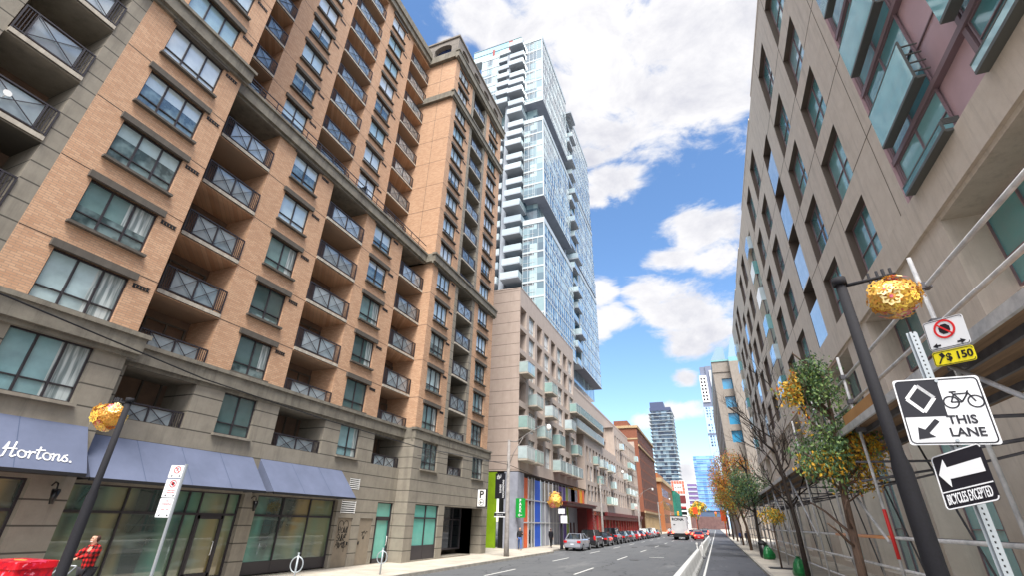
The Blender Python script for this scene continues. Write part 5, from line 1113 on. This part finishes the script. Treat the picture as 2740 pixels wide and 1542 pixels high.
tree('young_tree', 'small staked young tree with yellow leaves growing from a square tree grate', (3.44, 37.8, .13), [(0, 0, 0), (0, 0, 1.4), (0, 0, 2.6), (0, 0, 3.6)], 5, 1200, .07, ell(0, 0, 2.9, .9, .9, .7), lambda v, r: r.choice([2, 2, 1]), 'bark', 2, .7, .045, leafcl=.25, blen=.6)
gal = lambda v, r: r.choice([0, 0, 4, 4, 1]); mixd = lambda v, r: (r.choice([3, 3, 2, 1]) if v.z > 6.0 else r.choice([1, 1, 0, 2, 3])); orr = lambda v, r: r.choice([3, 3, 2, 1, 3])
tree('street_tree', 'dark blue-green street tree beyond the bare tree', (3.3, 50.5, .13), [(0, 0, 0), (0, 0, 2.0), (.1, 0, 4.2), (0, 0, 6.6), (.1, 0, 8.2)], 31, 5200, .08, ell(.1, 0, 5.4, 2.1, 2.0, 3.2), gal, 'bark2', 3, .8, .12, leafcl=.5, blen=1.9)
tree('street_tree', 'orange and green autumn tree reaching over the bike lane', (3.2, 64, .13), [(0, 0, 0), (-.1, 0, 2.4), (-.6, 0, 4.6), (-1.0, 0, 7.0), (-1.2, 0, 9.6)], 33, 11000, .085, ell(-.7, 0, 6.8, 3.1, 2.6, 4.2), mixd, 'bark', 3, .8, .13, leafcl=.7, blen=2.5)
tree('street_tree', 'smaller orange tree behind the orange and green one', (3.1, 80, .13), [(0, 0, 0), (0, 0, 2.4), (-.5, 0, 4.6), (-.8, 0, 7.6)], 35, 8000, .095, ell(-.7, 0, 6.3, 3.3, 2.6, 3.7), orr, 'bark', 3, .8, .12, leafcl=.75, blen=2.3)
tree('street_tree', 'green tree with yellow patches farther down the right pavement', (3.0, 98, .13), [(0, 0, 0), (0, 0, 2.4), (-.3, 0, 4.6), (-.4, 0, 7.0)], 37, 7000, .11, ell(-.3, 0, 5.6, 3.0, 2.6, 3.4), lambda v, r: r.choice([1, 0, 2, 1]), 'bark', 3, .8, .12, leafcl=.7, blen=2.2)
tree('street_tree', 'farthest yellow tree leaning over the street at its end', (-9.5, 300, .13), [(0, 0, 0), (0, 0, 4), (2, 0, 9), (3, 0, 13)], 39, 2600, .7, ell(2, 0, 9.5, 7, 5, 5), lambda v, r: r.choice([2, 2, 1]), 'bark', 2, .9, .3, leafcl=1.4, blen=6)
tg = MB(); tg.box(-.75, .75, -.75, .75, 0, .012); o = tg.build('tree_grate', 'dark'); o.location = (3.44, 37.6, .131); tag(o, 'dark square grate round the young yellow-leaved tree', 'tree grate')
MAT['gbag'] = noisy('green_plastic', C(26, 132, 66), C(14, 84, 44), 6, .35, bump=.4)
def bag(x, y, s, label, mat='gbag'):
    b = MB(); n = 18; rr = random.Random(int(x*100+y)); rings = []
    for k, (z, r) in enumerate(((0, .30), (.12, .36), (.3, .33), (.48, .25), (.62, .16), (.72, .07), (.76, .12))):
        rings.append([(r*s*cos(2*pi*i/n)*(1+.12*sin(3*2*pi*i/n+k)), r*s*sin(2*pi*i/n)*(1+.12*cos(4*2*pi*i/n+k*.7)), z*s) for i in range(n)])
    for a, c in zip(rings, rings[1:]):
        for i in range(n): b.quad([a[i], a[(i+1) % n], c[(i+1) % n], c[i]], 0, True)
    o = link('tree_bag', b.mesh('tree_bag', mat), None, (x, y, .13)); tag(o, label, 'watering bag')
bag(3.85, 32.6, 1.2, 'bright green bag on the pavement at the foot of the bare tree'); bag(3.55, 47.4, 1.3, 'dark green bag beside the black litter bin')
lb = thing('litter_bin', 'black cylindrical litter bin on the right pavement beside the green bag', 'litter bin', (3.35, 49.2, .13)); m = MB(); m.tube([(0, 0, 0), (0, 0, .1), (0, 0, 1.0)], [.24, .3, .33], 16); link('bin_body', m.mesh('bin_body', 'black'), lb); m = MB(); m.tube([(0, 0, 1.0), (0, 0, 1.08), (0, 0, 1.3)], [.35, .35, .12], 16); link('lid', m.mesh('lid', 'dark'), lb)
for (x, y, h, lb_) in ((2.75, 112, 11, 'slim dark utility pole on the right pavement past the trees'), (2.75, 146, 12, 'farther utility pole on the right pavement')):
    m = MB(); m.tube([(0, 0, 0), (0, 0, h)], .17, 8, r2=.1); m.box(-.5, .5, -.05, .05, h-1, h-.85); o = link('utility_pole', m.mesh('utility_pole', 'bark2'), None, (x, y, .13)); tag(o, lb_, 'utility pole')
for i, (x, y, z) in enumerate(((2.2, 150, 4.2), (2.4, 170, 3.8), (-6.2, 190, 6.0))):
    lab = ['orange construction banner low beside the far right kerb', 'second orange construction banner beyond the first, by the far kerb', 'orange construction banner hanging over the far left lane'][i]
    m = MB(); m.box(-.8, .8, -.05, .05, 0, 2.2); m.box(-.05, .05, -.05, .05, -z, 0); o = link('construction_sign', m.mesh('construction_sign', plain('construction_orange', C(250, 96, 44), .5)), None, (x, y, z)); tag(o, lab, 'construction sign')

# ------------------------------------------------------------ vehicles
MAT['tyre'] = plain('tyre_rubber', C(22, 22, 24), .85); MAT['rim'] = plain('wheel_rim', C(170, 172, 176), .35, .6); MAT['carglass'] = M('car_glass', C(26, 30, 34), .05, 0, Coat_Weight=1., Coat_IOR=1.8).m
MAT['plate'] = plain('number_plate', C(220, 224, 230), .5)
def lampmat(n, c, e): m = M(n, c, .3); m.b.inputs['Emission Color'].default_value = c; m.b.inputs['Emission Strength'].default_value = e; return m.m
MAT['tail'] = lampmat('tail_lamp', C(190, 20, 24), .15); MAT['brake'] = lampmat('lit_brake_lamp', (1, .06, .03, 1), 5)
_paint = {}
def paint(c):
    if c not in _paint:
        m = M('car_paint', C(*c), .35, .25); m.b.inputs['Coat Weight'].default_value = 1; m.b.inputs['Coat Roughness'].default_value = .05; dirt = m.ns(3, 5, .7); m.base(m.mix(m.mr(dirt, .5, .8, 0, .3), C(*c), C(*[int(x*.6+30) for x in c]))); _paint[c] = m.m
    return _paint[c]
STY = {  # y, underside, shoulder, half width ; glasshouse: base y0,y1 roof y0,y1 height
 'sedan': dict(L=4.55, W=.87, st=[(0, .36, .78, .70), (.06, .26, .95, .80), (.5, .22, 1.0, .86), (1.0, .2, 1.0, .87), (3.2, .2, .98, .87), (3.9, .22, .88, .84), (4.4, .28, .74, .74), (4.55, .36, .62, .6)], gh=(.55, 3.35, 1.2, 2.5, .97, 1.43), wr=.32, wy=(.95, 3.65)),
 'suv': dict(L=4.6, W=.92, st=[(0, .42, .9, .78), (.05, .32, 1.08, .88), (.4, .28, 1.14, .92), (3.3, .28, 1.1, .92), (4.1, .3, 1.0, .88), (4.5, .36, .85, .78), (4.6, .45, .7, .66)], gh=(.1, 3.4, .42, 2.7, 1.1, 1.72), wr=.37, wy=(.95, 3.65)),
 'jeep': dict(L=4.4, W=.9, st=[(0, .5, 1.1, .86), (.04, .42, 1.16, .9), (.3, .4, 1.18, .9), (3.0, .4, 1.16, .9), (3.9, .42, 1.08, .86), (4.35, .45, 1.0, .84), (4.4, .5, .9, .8)], gh=(.04, 2.9, .1, 2.6, 1.15, 1.86), wr=.42, wy=(.85, 3.5))}
def car(style, color, x, y, label, brake=False, group='cars parked along the left kerb', sc_=1.0):
    s = STY[style]; t = thing('parked_car' if not brake else 'car', label, 'car', (x, y, 0), 0, group); p = paint(color); b = MB(); W_ = s['W']
    rings = []
    for (yy, z0, z1, hw) in s['st']:
        k = hw; half = [(k*.9, z0), (k, z0+.12), (k*1.0, (z0+z1)/2), (k*.97, z1-.1), (k*.88, z1)]
        rings.append([(a, yy, c) for a, c in half]+[(-a, yy, c) for a, c in reversed(half)])
    for a, c in zip(rings, rings[1:]):
        for i in range(len(a)): j = (i+1) % len(a); b.quad([a[i], a[j], c[j], c[i]], 0, True)
    b.quad(rings[0]); b.quad(rings[-1][::-1])
    y0, y1, r0_, r1_, zb, zt = s['gh']; hb, ht = W_*.86, W_*.68
    B4 = [(-hb, y0, zb), (hb, y0, zb), (hb, y1, zb), (-hb, y1, zb)]; R4 = [(-ht, r0_, zt), (ht, r0_, zt), (ht, r1_, zt), (-ht, r1_, zt)]
    b.box(-ht-.01, ht+.01, r0_-.02, r1_+.02, zt-.01, zt+.035)
    for i in range(4): b.bar(B4[i], R4[i], .07, .07)
    for sx in (1, -1): ym = (r0_+r1_)/2; b.bar((sx*hb, ym, zb), (sx*ht, ym, zt), .05, .06); b.box(min(sx*W_, sx*(W_+.14)), max(sx*W_, sx*(W_+.14)), y1-.3, y1-.2, zb, zb+.12)
    link('body', b.mesh('body', p), t)
    g = MB()
    for i in range(4): j = (i+1) % 4; g.quad([B4[i], B4[j], R4[j], R4[i]])
    link('window_glass', g.mesh('window_glass', 'carglass'), t)
    for sx in (1, -1):
        for wy in s['wy']:
            w = MB(); w.tube([(sx*(W_-.2), 0, 0), (sx*(W_-.17), 0, 0), (sx*(W_+.0), 0, 0), (sx*(W_+.025), 0, 0)], [s['wr']*.94, s['wr'], s['wr'], s['wr']*.93], 20); wo_ = link('wheel', w.mesh('wheel', 'tyre'), t, (0, wy, s['wr']))
            w = MB(); w.tube([(sx*(W_-.05), 0, 0), (sx*(W_+.03), 0, 0)], s['wr']*.62, 14); link('rim', w.mesh('rim', 'rim'), wo_)
        l = MB(); zt_ = s['st'][1][2]; k = s['st'][1][3]
        if style == 'suv': l.box(min(sx*k*.78, sx*k*1.0), max(sx*k*.78, sx*k*1.0), -.02, .16, zt_-.28, zt_+.12)
        else: l.box(min(sx*k*.62, sx*k*1.01), max(sx*k*.62, sx*k*1.01), -.025, .14, zt_-.26, zt_-.08)
        link('tail_light', l.mesh('tail_light', 'brake' if brake else 'tail'), t)
    l = MB(); l.box(-.16, .16, -.02, .02, .52, .62); link('number_plate', l.mesh('number_plate', 'plate'), t)
    l = MB(); l.box(-k*.97, k*.97, -.06, .1, s['st'][0][1]-.04, s['st'][0][1]+.14); link('bumper', l.mesh('bumper', p if style == 'sedan' else 'dark'), t)
    if style == 'jeep': l = MB(); l.tube([(0.05, -.2, 1.0), (0.05, -.02, 1.0)], .37, 18); so_ = link('spare_wheel', l.mesh('spare_wheel', 'tyre'), t); l = MB(); l.tube([(0.05, -.22, 1.0), (0.05, -.19, 1.0)], .2, 14); link('rim', l.mesh('rim', 'tail'), so_)
    return t
CARS = [('sedan', (158, 162, 174), 'silver sedan, the nearest parked car, beside the flower pole'), ('suv', (34, 34, 42), 'black sport utility car parked directly ahead of the silver sedan'), ('sedan', (30, 32, 38), 'black sedan parked between the black sport utility car and the boxy jeep-like car'),
 ('jeep', (36, 42, 60), 'boxy dark off-roader with a spare wheel on its tail, fourth parked car'), ('sedan', (52, 54, 60), 'dark grey sedan parked just ahead of the boxy off-roader'), ('sedan', (84, 88, 98), 'mid grey sedan, sixth parked car from the silver one'), ('sedan', (170, 32, 44), 'red parked sedan, the only red one in the parked row'),
 ('sedan', (60, 40, 48), 'dark maroon sedan parked directly ahead of the red one'), ('suv', (40, 44, 52), 'dark slate utility car parked ahead of the maroon sedan'), ('sedan', (150, 154, 160), 'light grey sedan near the far end of the parked row'), ('suv', (206, 208, 212), 'white utility car near the far end of the parked row'), ('sedan', (26, 28, 32), 'black sedan, the last car of the parked row')]
for i, (stl, c_, lb_) in enumerate(CARS): car(stl, c_, -13.0, 48.6+6.35*i, lb_)
car('sedan', (190, 30, 30), -3.3, 101, 'red sedan braking in the traffic lane to the right of the white truck', True, 'cars driving away'); car('suv', (70, 30, 34), -3.9, 110, 'dark car braking just ahead of the red sedan', True, 'cars driving away'); car('sedan', (60, 60, 66), -4.6, 119, 'grey car braking ahead of the white truck', True, 'cars driving away')
TK = thing('box_truck', 'white box truck lettered RONA driving away with its brake lights lit', 'truck', (-6.45, 100, 0))
m = MB(); m.box(-1.35, 1.35, 0, 6.6, 1.1, 3.95); link('cargo_box', m.mesh('cargo_box', noisy('truck_white', C(206, 206, 208), C(184, 184, 188), .8, .4)), TK)
m = MB(); m.box(-1.37, 1.37, -.02, 6.62, 3.86, 4.0); m.box(-1.2, 1.2, .05, 6.5, .55, 1.1); m.box(-1.25, 1.25, -.08, .0, .5, .62); link('chassis', m.mesh('chassis', 'dark'), TK)
m = MB(); m.box(-1.1, 1.1, 6.8, 8.3, .5, 2.6); link('cab', m.mesh('cab', 'white'), TK)
for sx in (1, -1):
    for wy in (1.6, 7.3): m = MB(); m.tube([(sx*.75, 0, 0), (sx*1.2, 0, 0)], .48, 16); link('wheel', m.mesh('wheel', 'tyre'), TK, (0, wy, .48))
    m = MB(); m.box(min(sx*1.05, sx*1.35), max(sx*1.05, sx*1.35), -.06, -.0, 1.05, 1.4); link('tail_light', m.mesh('tail_light', 'brake'), TK)
text('RONA', .62, 'signk', TK, T(-.1, -.01, 3.35), bold=.03, sx=1.15); m = MB(); m.box(-.95, -.6, -.012, -.003, 2.4, 2.55); link('badge', m.mesh('badge', 'dark'), TK)

# ------------------------------------------------------------ people
SK = plain('skin', C(214, 168, 142), .6)
def skin_obj(name, joints, edges, mat, parent, sub=2, smooth=True):
    names = list(joints); me = bpy.data.meshes.new(name); me.from_pydata([joints[n][0] for n in names], [(names.index(a), names.index(b)) for a, b in edges], [])
    o = bpy.data.objects.new(name, me); COL.objects.link(o); md = o.modifiers.new('s', 'SKIN'); md.use_smooth_shade = True
    if not me.skin_vertices: me.skin_vertices.new() if hasattr(me.skin_vertices, 'new') else None
    for i, n in enumerate(names):
        r = joints[n][1]; r = r if isinstance(r, tuple) else (r, r); me.skin_vertices[0].data[i].radius = r; me.skin_vertices[0].data[i].use_root = (i == 0)
    sb = o.modifiers.new('b', 'SUBSURF'); sb.levels = sub; sb.render_levels = sub
    bpy.context.view_layer.update(); me2 = bpy.data.meshes.new_from_object(o.evaluated_get(bpy.context.evaluated_depsgraph_get()))
    me2.materials.clear(); me2.materials.append(mat); me2.name = name
    for p in me2.polygons: p.use_smooth = True
    bpy.data.objects.remove(o); return link(name, me2, parent)
def person(label, x, y, rz, h, jacket, trousers, hair, stride=.12, armL=(0, 0), armR=(0, 0), mask=False, fingers=False, group=None, hood=False, lean=0.0, coat=False):
    """local front is -y; arm = (forward swing, elbow bend) in radians"""
    t = thing('person', label, 'person', (x, y, .13), rz, group); k = h/1.75
    V_ = lambda a, b, c: (a*k, b*k, c*k)
    J = {'pelvis': (V_(0, 0, .93), (.13*k, .10*k)), 'waist': (V_(0, -.01-lean*.1, 1.08), (.125*k, .09*k)), 'chest': (V_(0, -lean*.25, 1.28), (.155*k, .11*k)), 'neckb': (V_(0, -lean*.4, 1.45), (.08*k, .075*k)), 'neck': (V_(0, -.01-lean*.5, 1.52), .052*k),
         'jaw': (V_(0, -.035-lean*.6, 1.585), (.056*k, .062*k)), 'skull': (V_(0, -.01-lean*.6, 1.66), (.076*k, .092*k)), 'crown': (V_(0, 0-lean*.6, 1.71), (.06*k, .07*k)), 'nose': (V_(0, -.112-lean*.6, 1.63), .013*k)}
    E = [('pelvis', 'waist'), ('waist', 'chest'), ('chest', 'neckb'), ('neckb', 'neck'), ('neck', 'jaw'), ('jaw', 'skull'), ('skull', 'crown'), ('jaw', 'nose')]
    for s, nm, (sw, bend), sgn in ((1, 'L', armL, 1), (-1, 'R', armR, -1)):
        sh = Vector((s*.185, -lean*.35, 1.42)); el = sh+Vector((s*.045, -sin(sw)*.28, -cos(sw)*.28)); wa = el+Vector((-s*.02, -sin(sw+bend)*.25, -cos(sw+bend)*.25)); hd = wa+(wa-el).normalized()*.07
        J['sh'+nm] = (V_(*sh), .062*k); J['el'+nm] = (V_(*el), .043*k); J['wr'+nm] = (V_(*wa), .028*k); J['pa'+nm] = (V_(*hd), (.038*k, .02*k)); E += [('chest', 'sh'+nm), ('sh'+nm, 'el'+nm), ('el'+nm, 'wr'+nm), ('wr'+nm, 'pa'+nm)]
        d = (wa-el).normalized(); side = Vector((0, 1, 0)).cross(d).normalized() if abs(d.y) < .8 else Vector((1, 0, 0)); fw = d.cross(side)
        for q in range(4):
            b0 = hd+d*.02+side*(.012*(q-1.5)*1.6); f1 = b0+d*(.035+.004*(1-abs(q-1.2)))+fw*.004; f2 = f1+d*.022+fw*.018
            J['f%d%s' % (q, nm)] = (V_(*f1), .0085*k); J['g%d%s' % (q, nm)] = (V_(*f2), .0075*k); E += [('pa'+nm, 'f%d%s' % (q, nm)), ('f%d%s' % (q, nm), 'g%d%s' % (q, nm))]
        th = hd-d*.02+side*.045; J['th'+nm] = (V_(*th), .010*k); J['ti'+nm] = (V_(*(th+d*.03+side*.012)), .009*k); E += [('pa'+nm, 'th'+nm), ('th'+nm, 'ti'+nm)]
        st_ = stride*sgn; hp = Vector((s*.09, 0, .9)); kn = Vector((s*.1, -st_*.9-.02, .49)); an = Vector((s*.1, -st_*1.6+abs(st_)*.3, .085)); toe = an+Vector((s*.02, -.14, -.05))
        J['hp'+nm] = (V_(*hp), .092*k); J['kn'+nm] = (V_(*kn), .058*k); J['an'+nm] = (V_(*an), .038*k); J['to'+nm] = (V_(*toe), (.038*k, .025*k)); E += [('pelvis', 'hp'+nm), ('hp'+nm, 'kn'+nm), ('kn'+nm, 'an'+nm), ('an'+nm, 'to'+nm)]
    skin_obj('body', J, E, SK, t)
    def sub(names, f): return {n: (J[n][0], tuple(q*f+.008 for q in J[n][1]) if isinstance(J[n][1], tuple) else J[n][1]*f+.008) for n in names}
    jn = ['chest', 'waist', 'pelvis', 'neckb', 'neck', 'shL', 'elL', 'wrL', 'shR', 'elR', 'wrR']; je = [e for e in E if e[0] in jn and e[1] in jn]; jj = sub(jn, 1.24)
    if coat: jj['hem'] = (V_(0, 0, .72), (.16*k, .14*k)); je.append(('pelvis', 'hem'))
    skin_obj('jacket', jj, je, jacket, t)
    tn = ['pelvis', 'hpL', 'knL', 'anL', 'hpR', 'knR', 'anR']; skin_obj('trousers', sub(tn, 1.12), [e for e in E if e[0] in tn and e[1] in tn], trousers, t)
    for nm in 'LR': skin_obj('shoe', {'a': (J['an'+nm][0], .05*k), 'b': (J['to'+nm][0], (.048*k, .035*k))}, [('a', 'b')], MAT['black'], t, 1)
    hs_ = {'a': (V_(0, .01-lean*.6, 1.70), (.085*k, .1*k)), 'b': (V_(0, .035-lean*.6, 1.63), (.078*k, .075*k))}
    if hood: hs_ = {'a': (V_(0, .0-lean*.6, 1.69), (.1*k, .115*k)), 'b': (V_(0, .04-lean*.6, 1.56), (.1*k, .09*k))}
    else: hs_['a'] = (V_(0, .01-lean*.6, 1.715), (.092*k, .108*k)); hs_['b'] = (V_(0, .045-lean*.6, 1.63), (.09*k, .085*k)); hs_['c'] = (V_(0, .055-lean*.6, 1.55), (.075*k, .055*k))
    skin_obj('hood' if hood else 'hair', hs_, [('a', 'b')]+([('b', 'c')] if 'c' in hs_ else []), hair, t)
    for s in (1, -1):
        m = MB(); m.tube([V_(s*.03, -.088-lean*.6, 1.655), V_(s*.03, -.1-lean*.6, 1.655)], .011*k, 8); link('eye', m.mesh('eye', 'dark'), t)
    if mask:
        skin_obj('face_mask', {'a': (V_(0, -.07-lean*.6, 1.60), (.062*k, .05*k)), 'b': (V_(0, -.06-lean*.6, 1.57), (.055*k, .045*k))}, [('a', 'b')], MAT['white'], t)
    else:
        m = MB(); m.box(-.025*k, .025*k, (-.1-lean*.6)*k, (-.092-lean*.6)*k, 1.588*k, 1.598*k); link('mouth', m.mesh('mouth', plain('lips', C(160, 90, 80), .5)), t)
    return t
pm = M('red_plaid', C(200, 26, 28), .8); sp = pm.nd('ShaderNodeSeparateXYZ'); pm.ln(pm.co(), sp.inputs[0])
def band(v): return pm.mt('GREATER_THAN', pm.mt('FRACT', pm.mt('MULTIPLY', v, 9.0)), .5)
bx_ = band(pm.mt('ADD', sp.outputs[0], sp.outputs[1])); bz_ = band(sp.outputs[2]); pm.base(pm.mix(pm.mt('MULTIPLY', bx_, bz_), pm.mix(pm.mt('MAXIMUM', bx_, bz_), C(222, 30, 30), C(130, 14, 18)), C(22, 10, 12)))
person('person in a red and black plaid jacket and white face mask', -15.15, 8.85, radians(6), 1.72, pm.m, plain('dark_trousers', C(40, 40, 48), .8), plain('brown_hair', C(70, 42, 32), .6), .16, (1.0, .35), (.9, .4), mask=True, lean=.12, coat=True)
person('person in a black jacket and blue jeans walking past the podium corner pier', -16.4, 43.6, radians(20), 1.78, plain('black_jacket', C(30, 28, 34), .8), plain('blue_jeans', C(70, 100, 160), .85), plain('light_hair', C(190, 150, 130), .7), .3, (.4, 1.6), (-.3, .3))
person('person in a long dark hooded coat walking in front of the coloured glass', -15.6, 50.3, radians(180), 1.7, plain('navy_coat', C(26, 26, 38), .85), plain('black_trousers', C(24, 24, 28), .8), plain('navy_hood', C(26, 26, 38), .85), .14, (.1, .3), (-.1, .2), hood=True, coat=True)
person('person in a blue shirt with a pale backpack on the right pavement under the trees', 3.1, 84, 0, 1.75, plain('blue_shirt', C(70, 100, 170), .8), plain('grey_trousers', C(60, 62, 70), .8), plain('black_hair', C(30, 26, 26), .6), .2)
person('person in dark clothes beside the one in blue, on the right pavement', 3.9, 85, pi, 1.75, plain('dark_jacket', C(40, 44, 60), .8), plain('dark_jeans', C(50, 54, 70), .8), plain('black_hair_b', C(30, 26, 26), .6), -.2)
# stroller pushed by the plaid-jacketed person
sr = thing('stroller', 'dark pushchair held by the person in the plaid jacket', 'pushchair', (-15.2, 7.98, .13), radians(6))
m = MB()
for i in range(8):
    a0, a1 = pi*i/8, pi*(i+1)/8
    for j in range(6):
        b0, b1 = -pi/2+pi*j/6, -pi/2+pi*(j+1)/6
        f = lambda a, b: (.24*sin(b), -.28*cos(a)*cos(b)-.1, .72+.32*sin(a)*cos(b)); m.quad([f(a0, b0), f(a1, b0), f(a1, b1), f(a0, b1)], 0, True)
link('hood', m.mesh('hood', plain('navy_canopy', C(40, 42, 66), .8)), sr)
m = MB(); m.box(-.2, .2, -.45, .1, .42, .5); m.box(-.2, .2, .02, .1, .5, .8); link('seat', m.mesh('seat', 'black'), sr)
m = MB()
for s in (1, -1): m.tube([(s*.25, .5, 1.02), (s*.25, .2, .7), (s*.25, -.45, .2)], .015); m.tube([(s*.25, .15, .6), (s*.25, .3, .16)], .015)
m.tube([(-.25, .5, 1.02), (.25, .5, 1.02)], .018); link('frame', m.mesh('frame', 'galv'), sr)
for s in (1, -1):
    for yy in (-.45, .3): m = MB(); m.tube([(s*.24, yy, .13), (s*.29, yy, .13)], .12, 14); link('wheel', m.mesh('wheel', 'tyre'), sr)
# red street box at the left edge
rm = M('red_patterned_vinyl', C(214, 24, 40), .35); w_ = rm.ns(4, 5, .7); v2 = rm.ns(2.2, 4, .6); c_ = rm.mix(rm.mr(w_, .45, .6), C(214, 20, 36), C(150, 10, 40)); c_ = rm.mix(rm.mr(v2, .58, .62), c_, C(232, 70, 110)); c_ = rm.mix(rm.mr(rm.ns(9, 4, .6), .62, .66), c_, C(236, 130, 150)); rm.base(c_)
rb = thing('red_street_box', 'red patterned street box at the lower left corner, beside the person in plaid', 'street box', (-15.2, 7.4, .13), radians(4))
m = MB(); m.prism([(a, b) for a, b in rrect(1.25, .82, .06, 3)], 0, 1.06, 0, P=lambda a, b, c: (a, b, c)); m.prism([(a, b) for a, b in rrect(1.31, .88, .08, 3)], 1.06, 1.2, 0, P=lambda a, b, c: (a, b, c)); link('cabinet', m.mesh('cabinet', rm.m), rb)
m = MB(); m.prism(rrect(.38, .09, .04, 4), 1.2, 1.215, 0, P=lambda a, b, c: (a, b, c)); link('lid_handle', m.mesh('lid_handle', plain('gold_handle', C(214, 150, 80), .5)), rb)
m = MB(); m.prism([(.1+.18*cos(2*pi*i/20), .62+.18*sin(2*pi*i/20)) for i in range(20)], -.425, -.418, 0, P=lambda a, b, c: (a-.1, c, b)); m.box(-.6, -.4, -.42, -.415, .75, .95); link('sticker', m.mesh('sticker', 'white'), rb)

for (x, y, lb_) in ((-6.1, 40.5, 'round iron cover in the middle lane, nearer one'), (-9.2, 62, 'round iron cover in the left lane, farther one')):
    m = MB(); m.tube([(0, 0, 0), (0, 0, .012)], .36, 24); m.tube([(0, 0, .012), (0, 0, .02)], .3, 24); o = link('manhole_cover', m.mesh('manhole_cover', plain('cast_iron', C(60, 58, 58), .7)), None, (x, y, .0)); tag(o, lb_, 'manhole cover', 'manhole covers')

ch = thing('balcony_chair', 'white garden chair on the top left balcony', 'chair', (-17.75, 3.75, 17.62))
for sx in (1, -1):
    for sy in (1, -1): m = MB(); m.tube([(sx*.2, sy*.2, 0), (sx*.18, sy*.17, .43)], .018, 6); link('leg', m.mesh('leg', 'white'), ch)
m = MB(); m.box(-.24, .24, -.24, .24, .42, .45); link('seat', m.mesh('seat', 'white'), ch)
m = MB()
for x in (-.2, -.1, 0, .1, .2): m.tube([(x, .22, .45), (x, .3, .92)], .014, 6)
m.tube([(-.22, .3, .92), (.22, .3, .92)], .02, 6); link('backrest', m.mesh('backrest', 'white'), ch)
m = MB(); m.tube([(0, 0, 0), (.03, 0, 0), (.06, 0, 0)], [.03, .08, .1], 12); m.tube([(-.1, 0, -.1), (0, 0, 0)], .015, 6); o = link('satellite_dish', m.mesh('satellite_dish', 'white'), None, (-16.98, 3.2, 12.95)); tag(o, 'small white dish fixed to the railing of a balcony at the left edge', 'satellite dish')

for stl, c_, x, y, lb_ in (('suv', (120, 40, 40), -10.2, 128, 'dark red utility car braking in the left lane beyond the parked row'), ('sedan', (90, 90, 96), -2.9, 134, 'grey sedan braking in the right lane beyond the dark car'), ('sedan', (180, 50, 44), -6.4, 146, 'far red sedan braking in the middle lane'), ('suv', (60, 60, 66), -3.2, 158, 'farthest dark car braking in the right lane')):
    car(stl, c_, x, y, lb_, True, 'cars driving away')
for x, y, lb_ in ((-14.6, 190, 'yellow traffic signal on the far left corner past the warehouse'), (2.9, 190, 'yellow traffic signal on the far right corner of the same crossing')):
    t = thing('traffic_signal', lb_, 'traffic signal', (x, y, .13)); sx = 1 if x < 0 else -1
    m = MB(); m.tube([(0, 0, 0), (0, 0, 6.2)], .1, 8); m.tube([(0, 0, 6), (sx*2.6, 0, 6.2)], .06, 6); link('post', m.mesh('post', 'lpole'), t)
    m = MB(); m.box(sx*2.6-.3, sx*2.6+.3, -.15, .1, 5.2, 6.7); m.box(-.3, .3, -.25, -.05, 3.2, 4.6); link('signal_box', m.mesh('signal_box', 'yellow_p'), t)
    m = MB(); m.tube([(sx*2.6, -.2, 6.4), (sx*2.6, -.15, 6.4)], .16, 12); link('red_light', m.mesh('red_light', 'brake'), t)
